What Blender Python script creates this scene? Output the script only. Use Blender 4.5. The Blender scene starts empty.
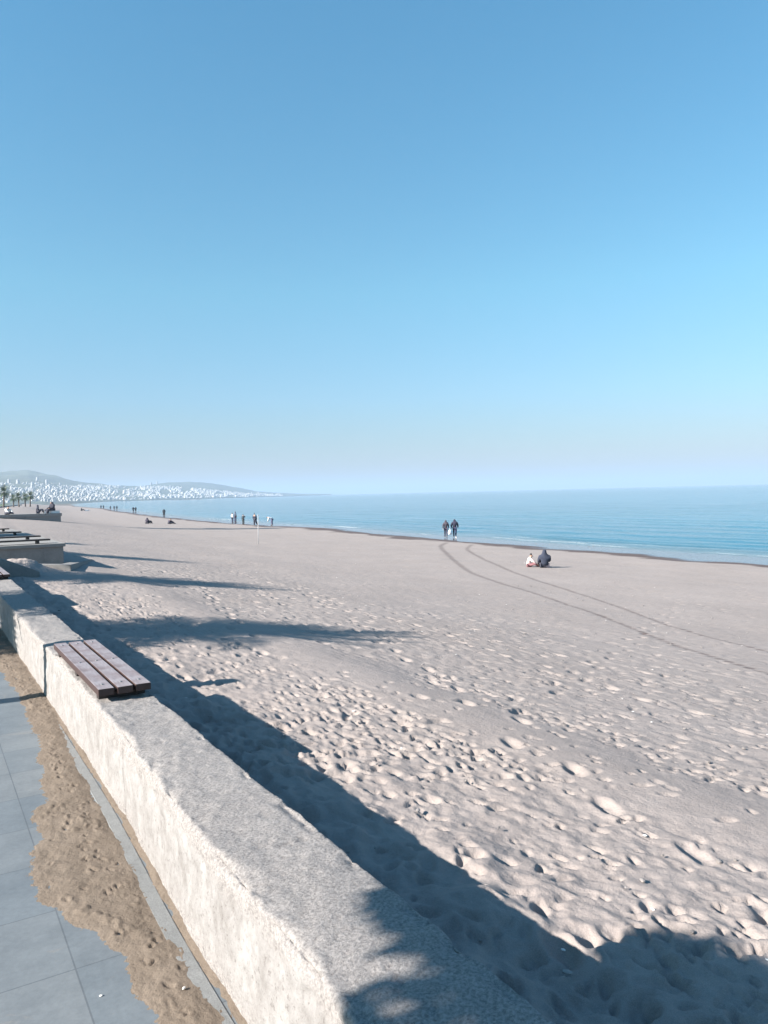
import bpy, bmesh, math, random
import numpy as np
from mathutils import Matrix, Vector

random.seed(7)
RNG = np.random.default_rng(11)
C = bpy.context.scene.collection
SC = bpy.context.scene
SEA_Z = -2.65
SUN_EL, SHADOW_HEADING = 30.0, 95.0          # shadow heading, degrees clockwise from +Y

# ------------------------------------------------------------------ helpers
def link(name, me, mat=None, parent=None):
    o = bpy.data.objects.new(name, me)
    C.objects.link(o)
    if mat is not None and me is not None and not me.materials:
        me.materials.append(mat)
    if parent is not None:
        o.parent = parent
    return o

def tag(o, label=None, cat=None, group=None, kind=None):
    if label: o['label'] = label
    if cat: o['category'] = cat
    if group: o['group'] = group
    if kind: o['kind'] = kind
    return o

def empty(name, loc, rotz=0.0):
    o = bpy.data.objects.new(name, None)
    C.objects.link(o)
    o.location = loc
    o.rotation_euler = (0, 0, rotz)
    return o

def mesh_np(name, verts, faces, smooth=True):
    """verts (n,3), faces (m,4) or (m,3) arrays"""
    me = bpy.data.meshes.new(name)
    v = np.asarray(verts, np.float32); f = np.asarray(faces, np.int32)
    k = f.shape[1]
    me.vertices.add(len(v)); me.vertices.foreach_set('co', v.ravel())
    me.loops.add(f.size); me.loops.foreach_set('vertex_index', f.ravel())
    me.polygons.add(len(f))
    me.polygons.foreach_set('loop_start', np.arange(0, f.size, k, dtype=np.int32))
    me.polygons.foreach_set('use_smooth', np.full(len(f), smooth))
    me.update(calc_edges=True)
    return me

def grid_faces(nx, ny):
    i = np.arange(nx - 1)[:, None] * ny + np.arange(ny - 1)[None, :]
    i = i.ravel()
    return np.stack([i, i + ny, i + ny + 1, i + 1], 1)

def bm_mesh(name, bm, smooth=False):
    me = bpy.data.meshes.new(name)
    bmesh.ops.recalc_face_normals(bm, faces=bm.faces)
    bm.to_mesh(me); bm.free()
    if smooth:
        me.polygons.foreach_set('use_smooth', [True] * len(me.polygons))
    return me

def add_box(bm, c, s, bev=0.0, rot=None):
    r = bmesh.ops.create_cube(bm, size=1.0)
    vs = r['verts']
    bmesh.ops.scale(bm, vec=s, verts=vs)
    if bev > 0:
        es = list({e for v in vs for e in v.link_edges})
        rb = bmesh.ops.bevel(bm, geom=es, offset=bev, segments=2, affect='EDGES', profile=0.6)
        vs = list({v for f in rb['faces'] for v in f.verts} | {v for v in vs if v.is_valid})
    if rot is not None:
        bmesh.ops.rotate(bm, cent=(0, 0, 0), matrix=rot, verts=vs)
    bmesh.ops.translate(bm, vec=c, verts=vs)
    return vs

def add_prism(bm, poly, z0, z1):
    b = [bm.verts.new((x, y, z0)) for x, y in poly]
    zt = z1 if hasattr(z1, '__len__') else [z1] * len(poly)
    t = [bm.verts.new((x, y, z)) for (x, y), z in zip(poly, zt)]
    n = len(poly)
    bm.faces.new(t); bm.faces.new(b[::-1])
    for i in range(n):
        j = (i + 1) % n
        bm.faces.new((b[i], b[j], t[j], t[i]))

def add_tube(bm, pts, rads, n=10):
    rings = []
    for k, (p, r) in enumerate(zip(pts, rads)):
        p = Vector(p)
        a = Vector(pts[max(k - 1, 0)]); b = Vector(pts[min(k + 1, len(pts) - 1)])
        d = (b - a).normalized()
        u = d.cross(Vector((0, 1, 0.01))).normalized(); w = d.cross(u)
        rings.append([bm.verts.new(p + (u * math.cos(t) + w * math.sin(t)) * r)
                      for t in (2 * math.pi * i / n for i in range(n))])
    for a, b in zip(rings, rings[1:]):
        for i in range(n):
            bm.faces.new((a[i], a[(i + 1) % n], b[(i + 1) % n], b[i]))
    bm.faces.new(rings[0][::-1]); bm.faces.new(rings[-1])

def sstep(a, b, x):
    t = np.clip((x - a) / (b - a), 0, 1)
    return t * t * (3 - 2 * t)

def vnoise(x, y, seed=0):
    xi = np.floor(x).astype(np.int64); yi = np.floor(y).astype(np.int64)
    fx = x - xi; fy = y - yi
    fx = fx * fx * fx * (fx * (fx * 6 - 15) + 10); fy = fy * fy * fy * (fy * (fy * 6 - 15) + 10)
    def h(i, j):
        n = (i * 374761393 + j * 668265263 + seed * 982451653) & 0xFFFFFFFF
        n = ((n ^ (n >> 13)) * 1274126177) & 0xFFFFFFFF
        n = ((n ^ (n >> 16)) * 2246822519) & 0xFFFFFFFF
        return ((n ^ (n >> 15)) & 0xFFFFFF) / 8388607.5 - 1.0
    a, b, c, d = h(xi, yi), h(xi + 1, yi), h(xi, yi + 1), h(xi + 1, yi + 1)
    return (a * (1 - fx) + b * fx) * (1 - fy) + (c * (1 - fx) + d * fx) * fy

def fbm(x, y, octv=4, seed=0, gain=0.5):
    s = 0; a = 1
    for o in range(octv):
        s = s + a * vnoise(x * 2 ** o + 17.3 * o, y * 2 ** o - 9.1 * o, seed + o)
        a *= gain
    return s

# ------------------------------------------------------------------ materials
def new_mat(name):
    m = bpy.data.materials.new(name); m.use_nodes = True
    nt = m.node_tree; b = nt.nodes['Principled BSDF']
    return m, nt, b

def nd(nt, t, **kw):
    n = nt.nodes.new(t)
    for k, v in kw.items():
        if k.startswith('i_'):
            n.inputs[k[2:].replace('_', ' ')].default_value = v
        else:
            setattr(n, k, v)
    return n

def ramp(nt, src, stops):
    r = nt.nodes.new('ShaderNodeValToRGB')
    el = r.color_ramp.elements
    while len(el) < len(stops): el.new(0.5)
    for e, (p, c) in zip(el, stops):
        e.position = p
        e.color = (*c, 1) if len(c) == 3 else c
    nt.links.new(src, r.inputs[0])
    return r.outputs[0]

def noise_node(nt, scale, detail=4, rough=0.55, coord='Object', vec_scale=None, dist=0.0):
    tc = nd(nt, 'ShaderNodeTexCoord')
    src = tc.outputs[coord]
    if vec_scale:
        mp = nd(nt, 'ShaderNodeMapping'); mp.inputs['Scale'].default_value = vec_scale
        nt.links.new(src, mp.inputs[0]); src = mp.outputs[0]
    n = nd(nt, 'ShaderNodeTexNoise'); n.inputs['Scale'].default_value = scale
    n.inputs['Detail'].default_value = detail; n.inputs['Roughness'].default_value = rough
    n.inputs['Distortion'].default_value = dist
    nt.links.new(src, n.inputs['Vector'])
    return n.outputs[0]

def mixc(nt, fac, a, b, mode='MIX'):
    m = nd(nt, 'ShaderNodeMix', data_type='RGBA', blend_type=mode)
    for i, s in ((0, fac), (6, a), (7, b)):
        if isinstance(s, bpy.types.NodeSocket): nt.links.new(s, m.inputs[i])
        elif i == 0: m.inputs[0].default_value = s
        else: m.inputs[i].default_value = (*s, 1)
    return m.outputs[2]

def bump(nt, h, strength, dist, prev=None):
    b = nd(nt, 'ShaderNodeBump'); b.inputs['Strength'].default_value = strength
    b.inputs['Distance'].default_value = dist
    nt.links.new(h, b.inputs['Height'])
    if prev is not None: nt.links.new(prev, b.inputs['Normal'])
    return b.outputs[0]

def simple(name, col, rough=0.8, var=0.25, scale=30, bmp=0.3, bd=0.003, metallic=0.0):
    m, nt, b = new_mat(name)
    n = noise_node(nt, scale)
    lo = tuple(c * (1 - var) for c in col); hi = tuple(min(1, c * (1 + var)) for c in col)
    nt.links.new(ramp(nt, n, [(0.3, lo), (0.7, hi)]), b.inputs['Base Color'])
    b.inputs['Roughness'].default_value = rough; b.inputs['Metallic'].default_value = metallic
    if bmp: nt.links.new(bump(nt, n, bmp, bd), b.inputs['Normal'])
    return m

def mat_sand():
    m, nt, b = new_mat('beach_sand')
    big = noise_node(nt, 0.35, 3)
    mid = noise_node(nt, 6, 5, 0.6)
    fine = noise_node(nt, 260, 3, 0.7)
    c = ramp(nt, big, [(0.3, (0.252, 0.216, 0.200)), (0.7, (0.292, 0.254, 0.239))])
    c = mixc(nt, 0.30, c, ramp(nt, mid, [(0.25, (0.165, 0.139, 0.126)), (0.75, (0.365, 0.320, 0.297))]))
    c = mixc(nt, 0.30, c, ramp(nt, fine, [(0.3, (0.115, 0.096, 0.087)), (0.7, (0.40, 0.357, 0.335))]))
    at = nd(nt, 'ShaderNodeAttribute', attribute_name='wet_or_shade')
    wet_or_shade = at.outputs['Fac']
    c = mixc(nt, wet_or_shade, c, (0.095, 0.075, 0.072))  # dark tone for wet swash, also for shade painted into the tracks
    nt.links.new(c, b.inputs['Base Color'])
    at2 = nd(nt, 'ShaderNodeAttribute', attribute_name='film')
    r = nd(nt, 'ShaderNodeMapRange'); r.inputs['To Min'].default_value = 0.95; r.inputs['To Max'].default_value = 0.12
    nt.links.new(at2.outputs['Fac'], r.inputs[0]); nt.links.new(r.outputs[0], b.inputs['Roughness'])
    sp = nd(nt, 'ShaderNodeMapRange'); sp.inputs['To Min'].default_value = 0.12; sp.inputs['To Max'].default_value = 0.5
    nt.links.new(at2.outputs['Fac'], sp.inputs[0]); nt.links.new(sp.outputs[0], b.inputs['Specular IOR Level'])
    n2 = noise_node(nt, 38, 4, 0.65)
    inv = nd(nt, 'ShaderNodeMath', operation='SUBTRACT'); inv.inputs[0].default_value = 1.0
    nt.links.new(at2.outputs['Fac'], inv.inputs[1])
    b1 = nd(nt, 'ShaderNodeBump'); b1.inputs['Distance'].default_value = 0.016
    nt.links.new(n2, b1.inputs['Height'])
    sc = nd(nt, 'ShaderNodeMath', operation='MULTIPLY'); sc.inputs[1].default_value = 0.5
    nt.links.new(inv.outputs[0], sc.inputs[0]); nt.links.new(sc.outputs[0], b1.inputs['Strength'])
    nrm = bump(nt, fine, 0.35, 0.004, b1.outputs[0])
    nt.links.new(nrm, b.inputs['Normal'])
    return m

def mat_drift():
    m, nt, b = new_mat('drift_sand')
    big = noise_node(nt, 5, 5); fine = noise_node(nt, 320, 3, 0.7); n2 = noise_node(nt, 60, 5, 0.65)
    c = ramp(nt, big, [(0.3, (0.128, 0.099, 0.075)), (0.7, (0.180, 0.143, 0.112))])
    c = mixc(nt, 0.3, c, ramp(nt, fine, [(0.3, (0.07, 0.054, 0.043)), (0.7, (0.25, 0.21, 0.172))]))
    nt.links.new(c, b.inputs['Base Color']); b.inputs['Roughness'].default_value = 0.95
    b.inputs['Specular IOR Level'].default_value = 0.15
    nt.links.new(bump(nt, fine, 0.3, 0.003, bump(nt, n2, 0.6, 0.01)), b.inputs['Normal'])
    return m

def mat_concrete(name, lo, hi, pit=0.5, scale=1.0):
    m, nt, b = new_mat(name)
    big = noise_node(nt, 2.2 * scale, 5, 0.6); mid = noise_node(nt, 14 * scale, 5, 0.65); fine = noise_node(nt, 170 * scale, 4, 0.75)
    c = ramp(nt, big, [(0.28, lo), (0.72, hi)])
    c = mixc(nt, 0.3, c, ramp(nt, mid, [(0.3, tuple(x * .62 for x in lo)), (0.7, tuple(min(1, x * 1.15) for x in hi))]))
    c = mixc(nt, pit, c, ramp(nt, fine, [(0.33, tuple(x * .45 for x in lo)), (0.62, tuple(min(1, x * 1.2) for x in hi))]))
    nt.links.new(c, b.inputs['Base Color']); b.inputs['Roughness'].default_value = 0.92
    b.inputs['Specular IOR Level'].default_value = 0.2
    nt.links.new(bump(nt, fine, 0.7, 0.004, bump(nt, mid, 0.35, 0.012)), b.inputs['Normal'])
    return m

def mat_wall():
    """rough exposed concrete top, pale lime-washed front with rub marks"""
    m, nt, b = new_mat('sea_wall_concrete')
    big = noise_node(nt, 2.0, 5, 0.6); mid = noise_node(nt, 16, 5, 0.65); fine = noise_node(nt, 95, 5, 0.8)
    c = ramp(nt, big, [(0.3, (0.205, 0.190, 0.184)), (0.7, (0.262, 0.246, 0.238))])
    c = mixc(nt, 0.3, c, ramp(nt, mid, [(0.3, (0.14, 0.13, 0.125)), (0.7, (0.34, 0.315, 0.30))]))
    c = mixc(nt, 0.55, c, ramp(nt, fine, [(0.36, (0.06, 0.055, 0.054)), (0.60, (0.36, 0.335, 0.32))]))
    at = nd(nt, 'ShaderNodeAttribute', attribute_name='wash')
    streak = noise_node(nt, 7, 6, 0.7, vec_scale=(1, 1, 0.8))
    speck = noise_node(nt, 55, 4, 0.75)
    w = ramp(nt, streak, [(0.25, (0.175, 0.163, 0.155)), (0.5, (0.245, 0.234, 0.228)), (0.75, (0.305, 0.296, 0.290))])
    w = mixc(nt, 0.85, w, ramp(nt, speck, [(0.30, (0.45, 0.42, 0.4)), (0.44, (1, 1, 1))]), 'MULTIPLY')
    w = mixc(nt, 0.5, w, ramp(nt, mid, [(0.3, (0.66, 0.63, 0.61)), (0.6, (1.08, 1.08, 1.08))]), 'MULTIPLY')
    ad = nd(nt, 'ShaderNodeMath', operation='MULTIPLY_ADD'); ad.inputs[1].default_value = 0.5; ad.inputs[2].default_value = -0.25
    nt.links.new(mid, ad.inputs[0])
    su = nd(nt, 'ShaderNodeMath', operation='ADD', use_clamp=True)
    nt.links.new(at.outputs['Fac'], su.inputs[0]); nt.links.new(ad.outputs[0], su.inputs[1])
    f = ramp(nt, su.outputs[0], [(0.25, (0, 0, 0)), (0.75, (1, 1, 1))])
    c = mixc(nt, f, c, w)
    nt.links.new(c, b.inputs['Base Color']); b.inputs['Roughness'].default_value = 0.93
    b.inputs['Specular IOR Level'].default_value = 0.15
    nt.links.new(bump(nt, fine, 0.8, 0.005, bump(nt, mid, 0.4, 0.015)), b.inputs['Normal'])
    return m

def mat_paving():
    m, nt, b = new_mat('slate_paving')
    tc = nd(nt, 'ShaderNodeTexCoord')
    mp = nd(nt, 'ShaderNodeMapping'); mp.inputs['Location'].default_value = (-0.405, -2.785, 0)
    nt.links.new(tc.outputs['Object'], mp.inputs[0])
    br = nd(nt, 'ShaderNodeTexBrick'); br.offset = 0.0; br.squash = 1.0
    br.inputs['Scale'].default_value = 1.0; br.inputs['Brick Width'].default_value = 0.62
    br.inputs['Row Height'].default_value = 0.445; br.inputs['Mortar Size'].default_value = 0.0032
    br.inputs['Mortar Smooth'].default_value = 0.3; br.inputs['Bias'].default_value = 0
    br.inputs['Color1'].default_value = (0.120, 0.140, 0.158, 1); br.inputs['Color2'].default_value = (0.155, 0.168, 0.178, 1)
    br.inputs['Mortar'].default_value = (0.092, 0.104, 0.116, 1)
    nt.links.new(mp.outputs[0], br.inputs[0])
    big = noise_node(nt, 3.5, 6, 0.65); mid = noise_node(nt, 40, 5, 0.7)
    c = mixc(nt, 0.9, br.outputs[0], ramp(nt, big, [(0.3, (0.8, 0.8, 0.8)), (0.7, (1.15, 1.13, 1.1))]), 'MULTIPLY')
    c = mixc(nt, 0.6, c, ramp(nt, mid, [(0.3, (0.82, 0.82, 0.82)), (0.7, (1.12, 1.12, 1.12))]), 'MULTIPLY')
    dust = noise_node(nt, 4.5, 7, 0.72, dist=0.6)
    c = mixc(nt, ramp(nt, dust, [(0.60, (0, 0, 0)), (0.72, (0.55, 0.55, 0.55))]), c, (0.21, 0.195, 0.18))
    nt.links.new(c, b.inputs['Base Color']); b.inputs['Roughness'].default_value = 0.55
    b.inputs['Specular IOR Level'].default_value = 0.3
    br2 = nd(nt, 'ShaderNodeTexBrick'); br2.offset = 0.0
    for k_, v_ in (('Scale', 1.0), ('Brick Width', .62), ('Row Height', .445), ('Mortar Size', .012), ('Mortar Smooth', 1.0)): br2.inputs[k_].default_value = v_
    nt.links.new(mp.outputs[0], br2.inputs[0])
    nt.links.new(bump(nt, br2.outputs['Fac'], -0.5, 0.006, bump(nt, mid, 0.25, 0.003)), b.inputs['Normal'])
    return m

def mat_wood(name, col):
    m, nt, b = new_mat(name)
    gr = noise_node(nt, 26, 6, 0.7, vec_scale=(1, 0.05, 1))
    pat = noise_node(nt, 5, 5, 0.65)
    fine = noise_node(nt, 90, 4, 0.7, vec_scale=(1, 0.1, 1))
    c = ramp(nt, gr, [(0.25, tuple(x * .55 for x in col)), (0.75, tuple(x * 1.35 for x in col))])
    grey = ramp(nt, fine, [(0.3, (0.19, 0.165, 0.175)), (0.7, (0.31, 0.28, 0.29))])
    c = mixc(nt, ramp(nt, pat, [(0.34, (0.30, 0.30, 0.30)), (0.58, (0.92, 0.92, 0.92))]), c, grey)
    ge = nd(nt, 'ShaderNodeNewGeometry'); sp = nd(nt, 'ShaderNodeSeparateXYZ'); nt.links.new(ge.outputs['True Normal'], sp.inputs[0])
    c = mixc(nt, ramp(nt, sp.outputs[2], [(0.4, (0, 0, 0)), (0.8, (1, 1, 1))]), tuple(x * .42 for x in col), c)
    nt.links.new(c, b.inputs['Base Color']); b.inputs['Roughness'].default_value = 0.55
    nt.links.new(bump(nt, gr, 0.5, 0.004), b.inputs['Normal'])
    return m

def mat_sea():
    m, nt, b = new_mat('sea_water')
    w1 = noise_node(nt, 0.10, 5, 0.6, vec_scale=(1.0, 0.32, 1), dist=0.3)
    w2 = noise_node(nt, 0.55, 6, 0.65, vec_scale=(1.0, 0.38, 1), dist=0.4)
    w3 = noise_node(nt, 0.018, 4, 0.6, vec_scale=(1.0, 0.22, 1))
    n = bump(nt, w1, 0.8, 0.55)
    n = bump(nt, w2, 0.9, 0.16, n)
    nt.links.new(n, b.inputs['Normal'])
    c = ramp(nt, w3, [(0.35, (0.012, 0.09, 0.135)), (0.65, (0.022, 0.13, 0.185))])
    at = nd(nt, 'ShaderNodeAttribute', attribute_name='foam')
    sh = nd(nt, 'ShaderNodeAttribute', attribute_name='shoal')
    c = mixc(nt, sh.outputs['Fac'], c, (0.11, 0.115, 0.105))
    fn = noise_node(nt, 1.6, 6, 0.75, vec_scale=(1, 0.5, 1))
    mu = nd(nt, 'ShaderNodeMath', operation='MULTIPLY')
    nt.links.new(at.outputs['Fac'], mu.inputs[0])
    nt.links.new(ramp(nt, fn, [(0.36, (0, 0, 0)), (0.52, (1, 1, 1))]), mu.inputs[1])
    c = mixc(nt, mu.outputs[0], c, (0.75, 0.78, 0.78))
    nt.links.new(c, b.inputs['Base Color'])
    r = nd(nt, 'ShaderNodeMapRange'); r.inputs['To Min'].default_value = 0.10; r.inputs['To Max'].default_value = 0.8
    nt.links.new(mu.outputs[0], r.inputs[0]); nt.links.new(r.outputs[0], b.inputs['Roughness'])
    b.inputs['IOR'].default_value = 1.33
    return m

M = {}
M['sand'] = mat_sand(); M['drift'] = mat_drift(); M['wall'] = mat_wall(); M['paving'] = mat_paving(); M['sea'] = mat_sea()
M['concrete'] = mat_concrete('platform_concrete', (0.20, 0.19, 0.185), (0.27, 0.26, 0.25))
M['gutter'] = mat_concrete('gutter_concrete', (0.16, 0.165, 0.165), (0.22, 0.222, 0.22), 0.3)
M['wood'] = mat_wood('bench_wood', (0.10, 0.052, 0.045))
M['batten'] = simple('dark_batten', (0.03, 0.022, 0.02), 0.7)
M['steel'] = simple('painted_steel', (0.12, 0.13, 0.14), 0.45, 0.15)
M['white_paint'] = simple('white_paint', (0.42, 0.42, 0.43), 0.6, 0.10)
M['trunk'] = simple('palm_bark', (0.10, 0.075, 0.055), 0.95, 0.4, 25, 0.8, 0.02)
M['frond'] = simple('palm_leaf', (0.055, 0.085, 0.03), 0.6, 0.45, 3, 0)
M['scrub'] = simple('hill_scrub', (0.075, 0.085, 0.055), 0.95, 0.45, 0.012, 0)
M['lawn'] = simple('mown_grass', (0.06, 0.09, 0.03), 0.95, 0.4, 1.5, 0.6, 0.03)
M['rock'] = simple('breakwater_rock', (0.10, 0.095, 0.09), 0.95, 0.4, 0.3, 0)
M['shell'] = simple('pale_shell', (0.62, 0.60, 0.57), 0.6, 0.15, 80, 0)
M['pebble'] = simple('pebble_mix', (0.20, 0.18, 0.17), 0.8, 0.6, 3, 0)
M['plastic'] = simple('white_plastic', (0.78, 0.78, 0.80), 0.4, 0.08, 20, 0.3, 0.01)
M['foam_board'] = simple('white_board', (0.75, 0.74, 0.72), 0.6, 0.05)
M['skin'] = simple('skin', (0.42, 0.25, 0.18), 0.55, 0.08, 20, 0)
M['hair'] = simple('dark_hair', (0.018, 0.013, 0.012), 0.5, 0.3, 60, 0)
_cloth = {}
def cloth(col):
    k = tuple(round(c, 3) for c in col)
    if k not in _cloth: _cloth[k] = simple('fabric', col, 0.9, 0.18, 14, 0.3, 0.01)
    return _cloth[k]

def mat_facade(name, wall, win):
    m, nt, b = new_mat(name)
    tc = nd(nt, 'ShaderNodeTexCoord'); sep = nd(nt, 'ShaderNodeSeparateXYZ'); nt.links.new(tc.outputs['Object'], sep.inputs[0])
    ad = nd(nt, 'ShaderNodeMath', operation='ADD'); nt.links.new(sep.outputs[0], ad.inputs[0]); nt.links.new(sep.outputs[1], ad.inputs[1])
    cb = nd(nt, 'ShaderNodeCombineXYZ'); nt.links.new(ad.outputs[0], cb.inputs[0]); nt.links.new(sep.outputs[2], cb.inputs[1])
    br = nd(nt, 'ShaderNodeTexBrick'); br.offset = 0.0
    br.inputs['Scale'].default_value = 1; br.inputs['Brick Width'].default_value = 3.2; br.inputs['Row Height'].default_value = 3.0
    br.inputs['Mortar Size'].default_value = 0.95; br.inputs['Mortar Smooth'].default_value = 0.0
    br.inputs['Color1'].default_value = (*win, 1); br.inputs['Color2'].default_value = (*[x * 1.3 for x in win], 1)
    br.inputs['Mortar'].default_value = (*wall, 1)
    nt.links.new(cb.outputs[0], br.inputs[0]); nt.links.new(br.outputs[0], b.inputs['Base Color'])
    b.inputs['Roughness'].default_value = 0.7
    return m
FAC = [mat_facade('white_render', (0.35, 0.35, 0.35), (0.25, 0.26, 0.28)), mat_facade('cream_render', (0.55, 0.52, 0.47), (0.18, 0.18, 0.2)),
       mat_facade('grey_render', (0.45, 0.45, 0.45), (0.12, 0.13, 0.15))]

# ------------------------------------------------------------------ lie of the land
SX = np.array([-500, 40, 87, 130, 200, 290, 400, 600, 1000, 1500, 2200], float)
SV = np.array([0, 0, 3, 5, 12, 24, 40, 60, 120, 235, 420], float)
def shift(Y): return np.interp(Y, SX, SV)
PX = np.array([-50, 1.2, 3, 6, 10, 15, 20, 30, 38, 42, 50, 80, 200])
PZ = np.array([-.0, -.02, -.12, -.5, -1.05, -1.55, -1.9, -2.35, -2.55, -2.65, -3.0, -4.4, -8])
_px = np.linspace(-50, 200, 2501); _pz = np.interp(_px, PX, PZ)
_k = np.ones(21) / 21; _pz[12:-12] = np.convolve(_pz, _k, 'same')[12:-12]
def land_z(X, Y):
    xe = X - shift(Y)
    cusp = 0.10 * np.sin(Y / 7.3) + 0.5 * np.sin(Y / 23 + 1) + 0.05 * np.sin(Y / 3.1 + 2)
    xe = xe + cusp * sstep(30, 40, xe) * 0.7
    z = np.interp(xe, _px, _pz)
    z = z + 0.42 * np.exp(-((xe - 9.5) / 6.5) ** 2) * sstep(45, 85, Y)
    # low sand spit running into the water left of centre
    z = z + 0.05 * np.exp(-((xe - 40) / 3.5) ** 2 - ((Y - 84) / 9) ** 2)
    return z

# ------------------------------------------------------------------ beach
def build_beach():
    xs = [1.12]
    while xs[-1] < 95: xs.append(xs[-1] + max(0.012, 0.0040 * (xs[-1] + 0.4)))
    ys = [0.6]
    while ys[-1] < 700: ys.append(ys[-1] + max(0.012, 0.0050 * ys[-1]))
    yn = [0.6]
    while yn[-1] > -25: yn.append(yn[-1] - max(0.04, 0.07 * abs(yn[-1] - 0.6)))
    ys = np.array(yn[:0:-1] + ys); xs = np.array(xs)
    # columns follow the bend of the shore far away
    X, Y = np.meshgrid(xs, ys, indexing='ij')
    XX = X + shift(Y) * sstep(1.1, 6, X) * 1.0
    XX = np.where(Y > 27, X + shift(Y), XX)
    Z = land_z(XX, Y)
    tr = sstep(14, 4, X) * (1 - .65 * sstep(3.2, 3.7, X) * sstep(9, 5, Y))                                             # trampled strip by the wall
    mid = 0.25 + 0.75 * sstep(30, 8, X)
    dry = sstep(40, 36, X - 0.0)
    Z += dry * 0.022 * fbm(XX / 2.6, Y / 3.4, 3, 5)
    ridg = 1 - np.abs(fbm(XX / 0.62 + 0.3 * fbm(XX, Y, 2, 8), Y / 0.95, 3, 21))
    berm = np.exp(-((X - 3.75 - 0.15 * vnoise(Y / 1.7, Y * 0, 3)) / 0.50) ** 2)
    calm = 1 - 0.85 * berm
    Z += dry * (0.003 + 0.006 * tr) * (ridg - 0.6) * calm
    rid2 = 1 - np.abs(fbm(XX / 0.20 + 0.4 * fbm(XX / .4, Y / .4, 2, 9), Y / 0.30, 3, 23))
    Z += dry * (0.002 + 0.0065 * tr * sstep(-.5, .4, vnoise(XX / 1.1, Y / 1.4, 24))) * (rid2 - .6) * calm
    Z += dry * 0.006 * mid * calm * fbm(XX / 0.11, Y / 0.14, 3, 31)
    Z += 0.034 * berm
    Z += calm * dry * (0.0015 + 0.0036 * tr) * fbm(XX / 0.055, Y / 0.065, 2, 35) * sstep(40, 4, Y)
    Z += dry * 0.010 * tr * np.minimum(0, vnoise(XX / .085 + 7, Y / .12, 36) + .35) * sstep(30, 6, Y)
    Z += dry * 0.004 * np.sin((Y + 0.35 * fbm(XX / 1.1, Y / 1.1, 2, 77)) * 42 + XX * 9) * sstep(5, 10, X) * sstep(26, 14, X) * sstep(0, 0.5, vnoise(XX / 3, Y / 3, 15))
    # wind-blown hollow along the foot of the wall, deep heaps in the shade
    Z += 0.075 * sstep(2.5, 1.3, X) * fbm(XX / 0.3, Y / 0.4, 4, 41) * sstep(60, 30, Y)
    Z -= 0.05 * np.exp(-((X - 1.25) / 0.12) ** 2)
    # sand heaped on the buried stair
    Z += 0.27 * np.exp(-((XX - 1.9) / 0.85) ** 2 - ((Y - 20.6) / 1.2) ** 2)
    Z -= 0.20 * np.exp(-((XX - 1.62) / 0.16) ** 2 - ((Y - 20.9) / 0.5) ** 2)
    Z += 0.06 * sstep(.1, .6, fbm(XX / .45, Y / .8, 2, 91)) * np.exp(-((XX - 2.1) / 0.7) ** 2 - ((Y - 20.4) / 1.3) ** 2)

    def stamp(cx, cy, a, l, w, depth, rim=0.45):
        R = 2.3 * max(l, w)
        sh = float(shift(cy)) if cy > 27 else 0.0
        i0, i1 = np.searchsorted(xs, [cx - sh - R, cx - sh + R]); j0, j1 = np.searchsorted(ys, [cy - R, cy + R])
        if i1 - i0 < 1 or j1 - j0 < 1: return
        dx = XX[i0:i1, j0:j1] - cx; dy = Y[i0:i1, j0:j1] - cy
        c, s = math.cos(a), math.sin(a)
        u = (dx * c + dy * s) / l; v = (-dx * s + dy * c) / w
        r2 = u * u + v * v
        Z[i0:i1, j0:j1] += depth * (-np.exp(-(r2 ** 2.2) * 1.1) + rim * .38 * np.exp(-((np.sqrt(r2) - 1.4) / 0.5) ** 2) * (1 + 0.5 * np.tanh(u + v)))

    def rnd(n, x0, x1, y0, y1, l, d, bias=None):
        for _ in range(n):
            x = random.uniform(x0, x1); y = y0 + (y1 - y0) * random.random() ** 1.4
            if abs(x - 3.75) < 0.45 and y < 14 and random.random() < 0.85: continue
            if float(vnoise(np.array(x / 1.9), np.array(y / 2.6), 66)) < -0.25 and random.random() < 0.75: continue
            k = random.uniform(0.65, 1.25); a = random.gauss(1.57, 0.9)
            ll = l * k
            stamp(x, y, a, ll, ll * random.uniform(0.42, 0.7), d * random.uniform(0.5, 1.2))
    rnd(220, 1.25, 3.8, 0.2, 9, 0.072, 0.024)
    rnd(420, 1.3, 2.2, 0.8, 9, 0.060, 0.026)
    rnd(900, 1.6, 7.5, 0.8, 8, 0.028, 0.022)
    rnd(1500, 1.4, 4.6, 0.2, 7, 0.042, 0.019)
    rnd(1100, 2.4, 9, 0.2, 12, 0.042, 0.024)
    rnd(1200, 1.5, 3.3, 0.5, 14, 0.040, 0.027)
    rnd(160, 3.4, 9, 0.2, 11, 0.062, 0.020)
    rnd(700, 1.3, 10, 6, 26, 0.085, 0.026)
    rnd(2600, 3, 22, 1, 30, 0.056, 0.017)
    rnd(1400, 6, 34, 4, 60, 0.10, 0.016)
    rnd(500, 3, 32, 25, 110, 0.20, 0.02)
    # walkers' trails
    for (x, y, hx, hy, n) in [(2.6, 1.2, .35, 1, 40), (5.5, 1.0, .15, 1, 45), (8, 3, -.1, 1, 40), (4.2, 5, .9, .6, 30), (3.2, 8, .25, 1, 50),
                              (12, 4, -.35, 1, 60), (17, 10, .5, 1, 60), (6, 14, .3, 1, 60), (9, 2.5, 1, .9, 40)]:
        d = math.hypot(hx, hy); hx /= d; hy /= d
        for k in range(n):
            px = x + hx * k * 0.62 + random.gauss(0, .05); py = y + hy * k * 0.62 + random.gauss(0, .05)
            s = 0.09 if k % 2 else -0.09
            stamp(px - hy * s, py + hx * s, math.atan2(hy, hx), 0.115, 0.055, 0.034, 0.35)
    # two wheel tracks of one vehicle, shade of the tread pits painted in as dark dents
    TREAD_SHADE = np.zeros_like(Z)
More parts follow.
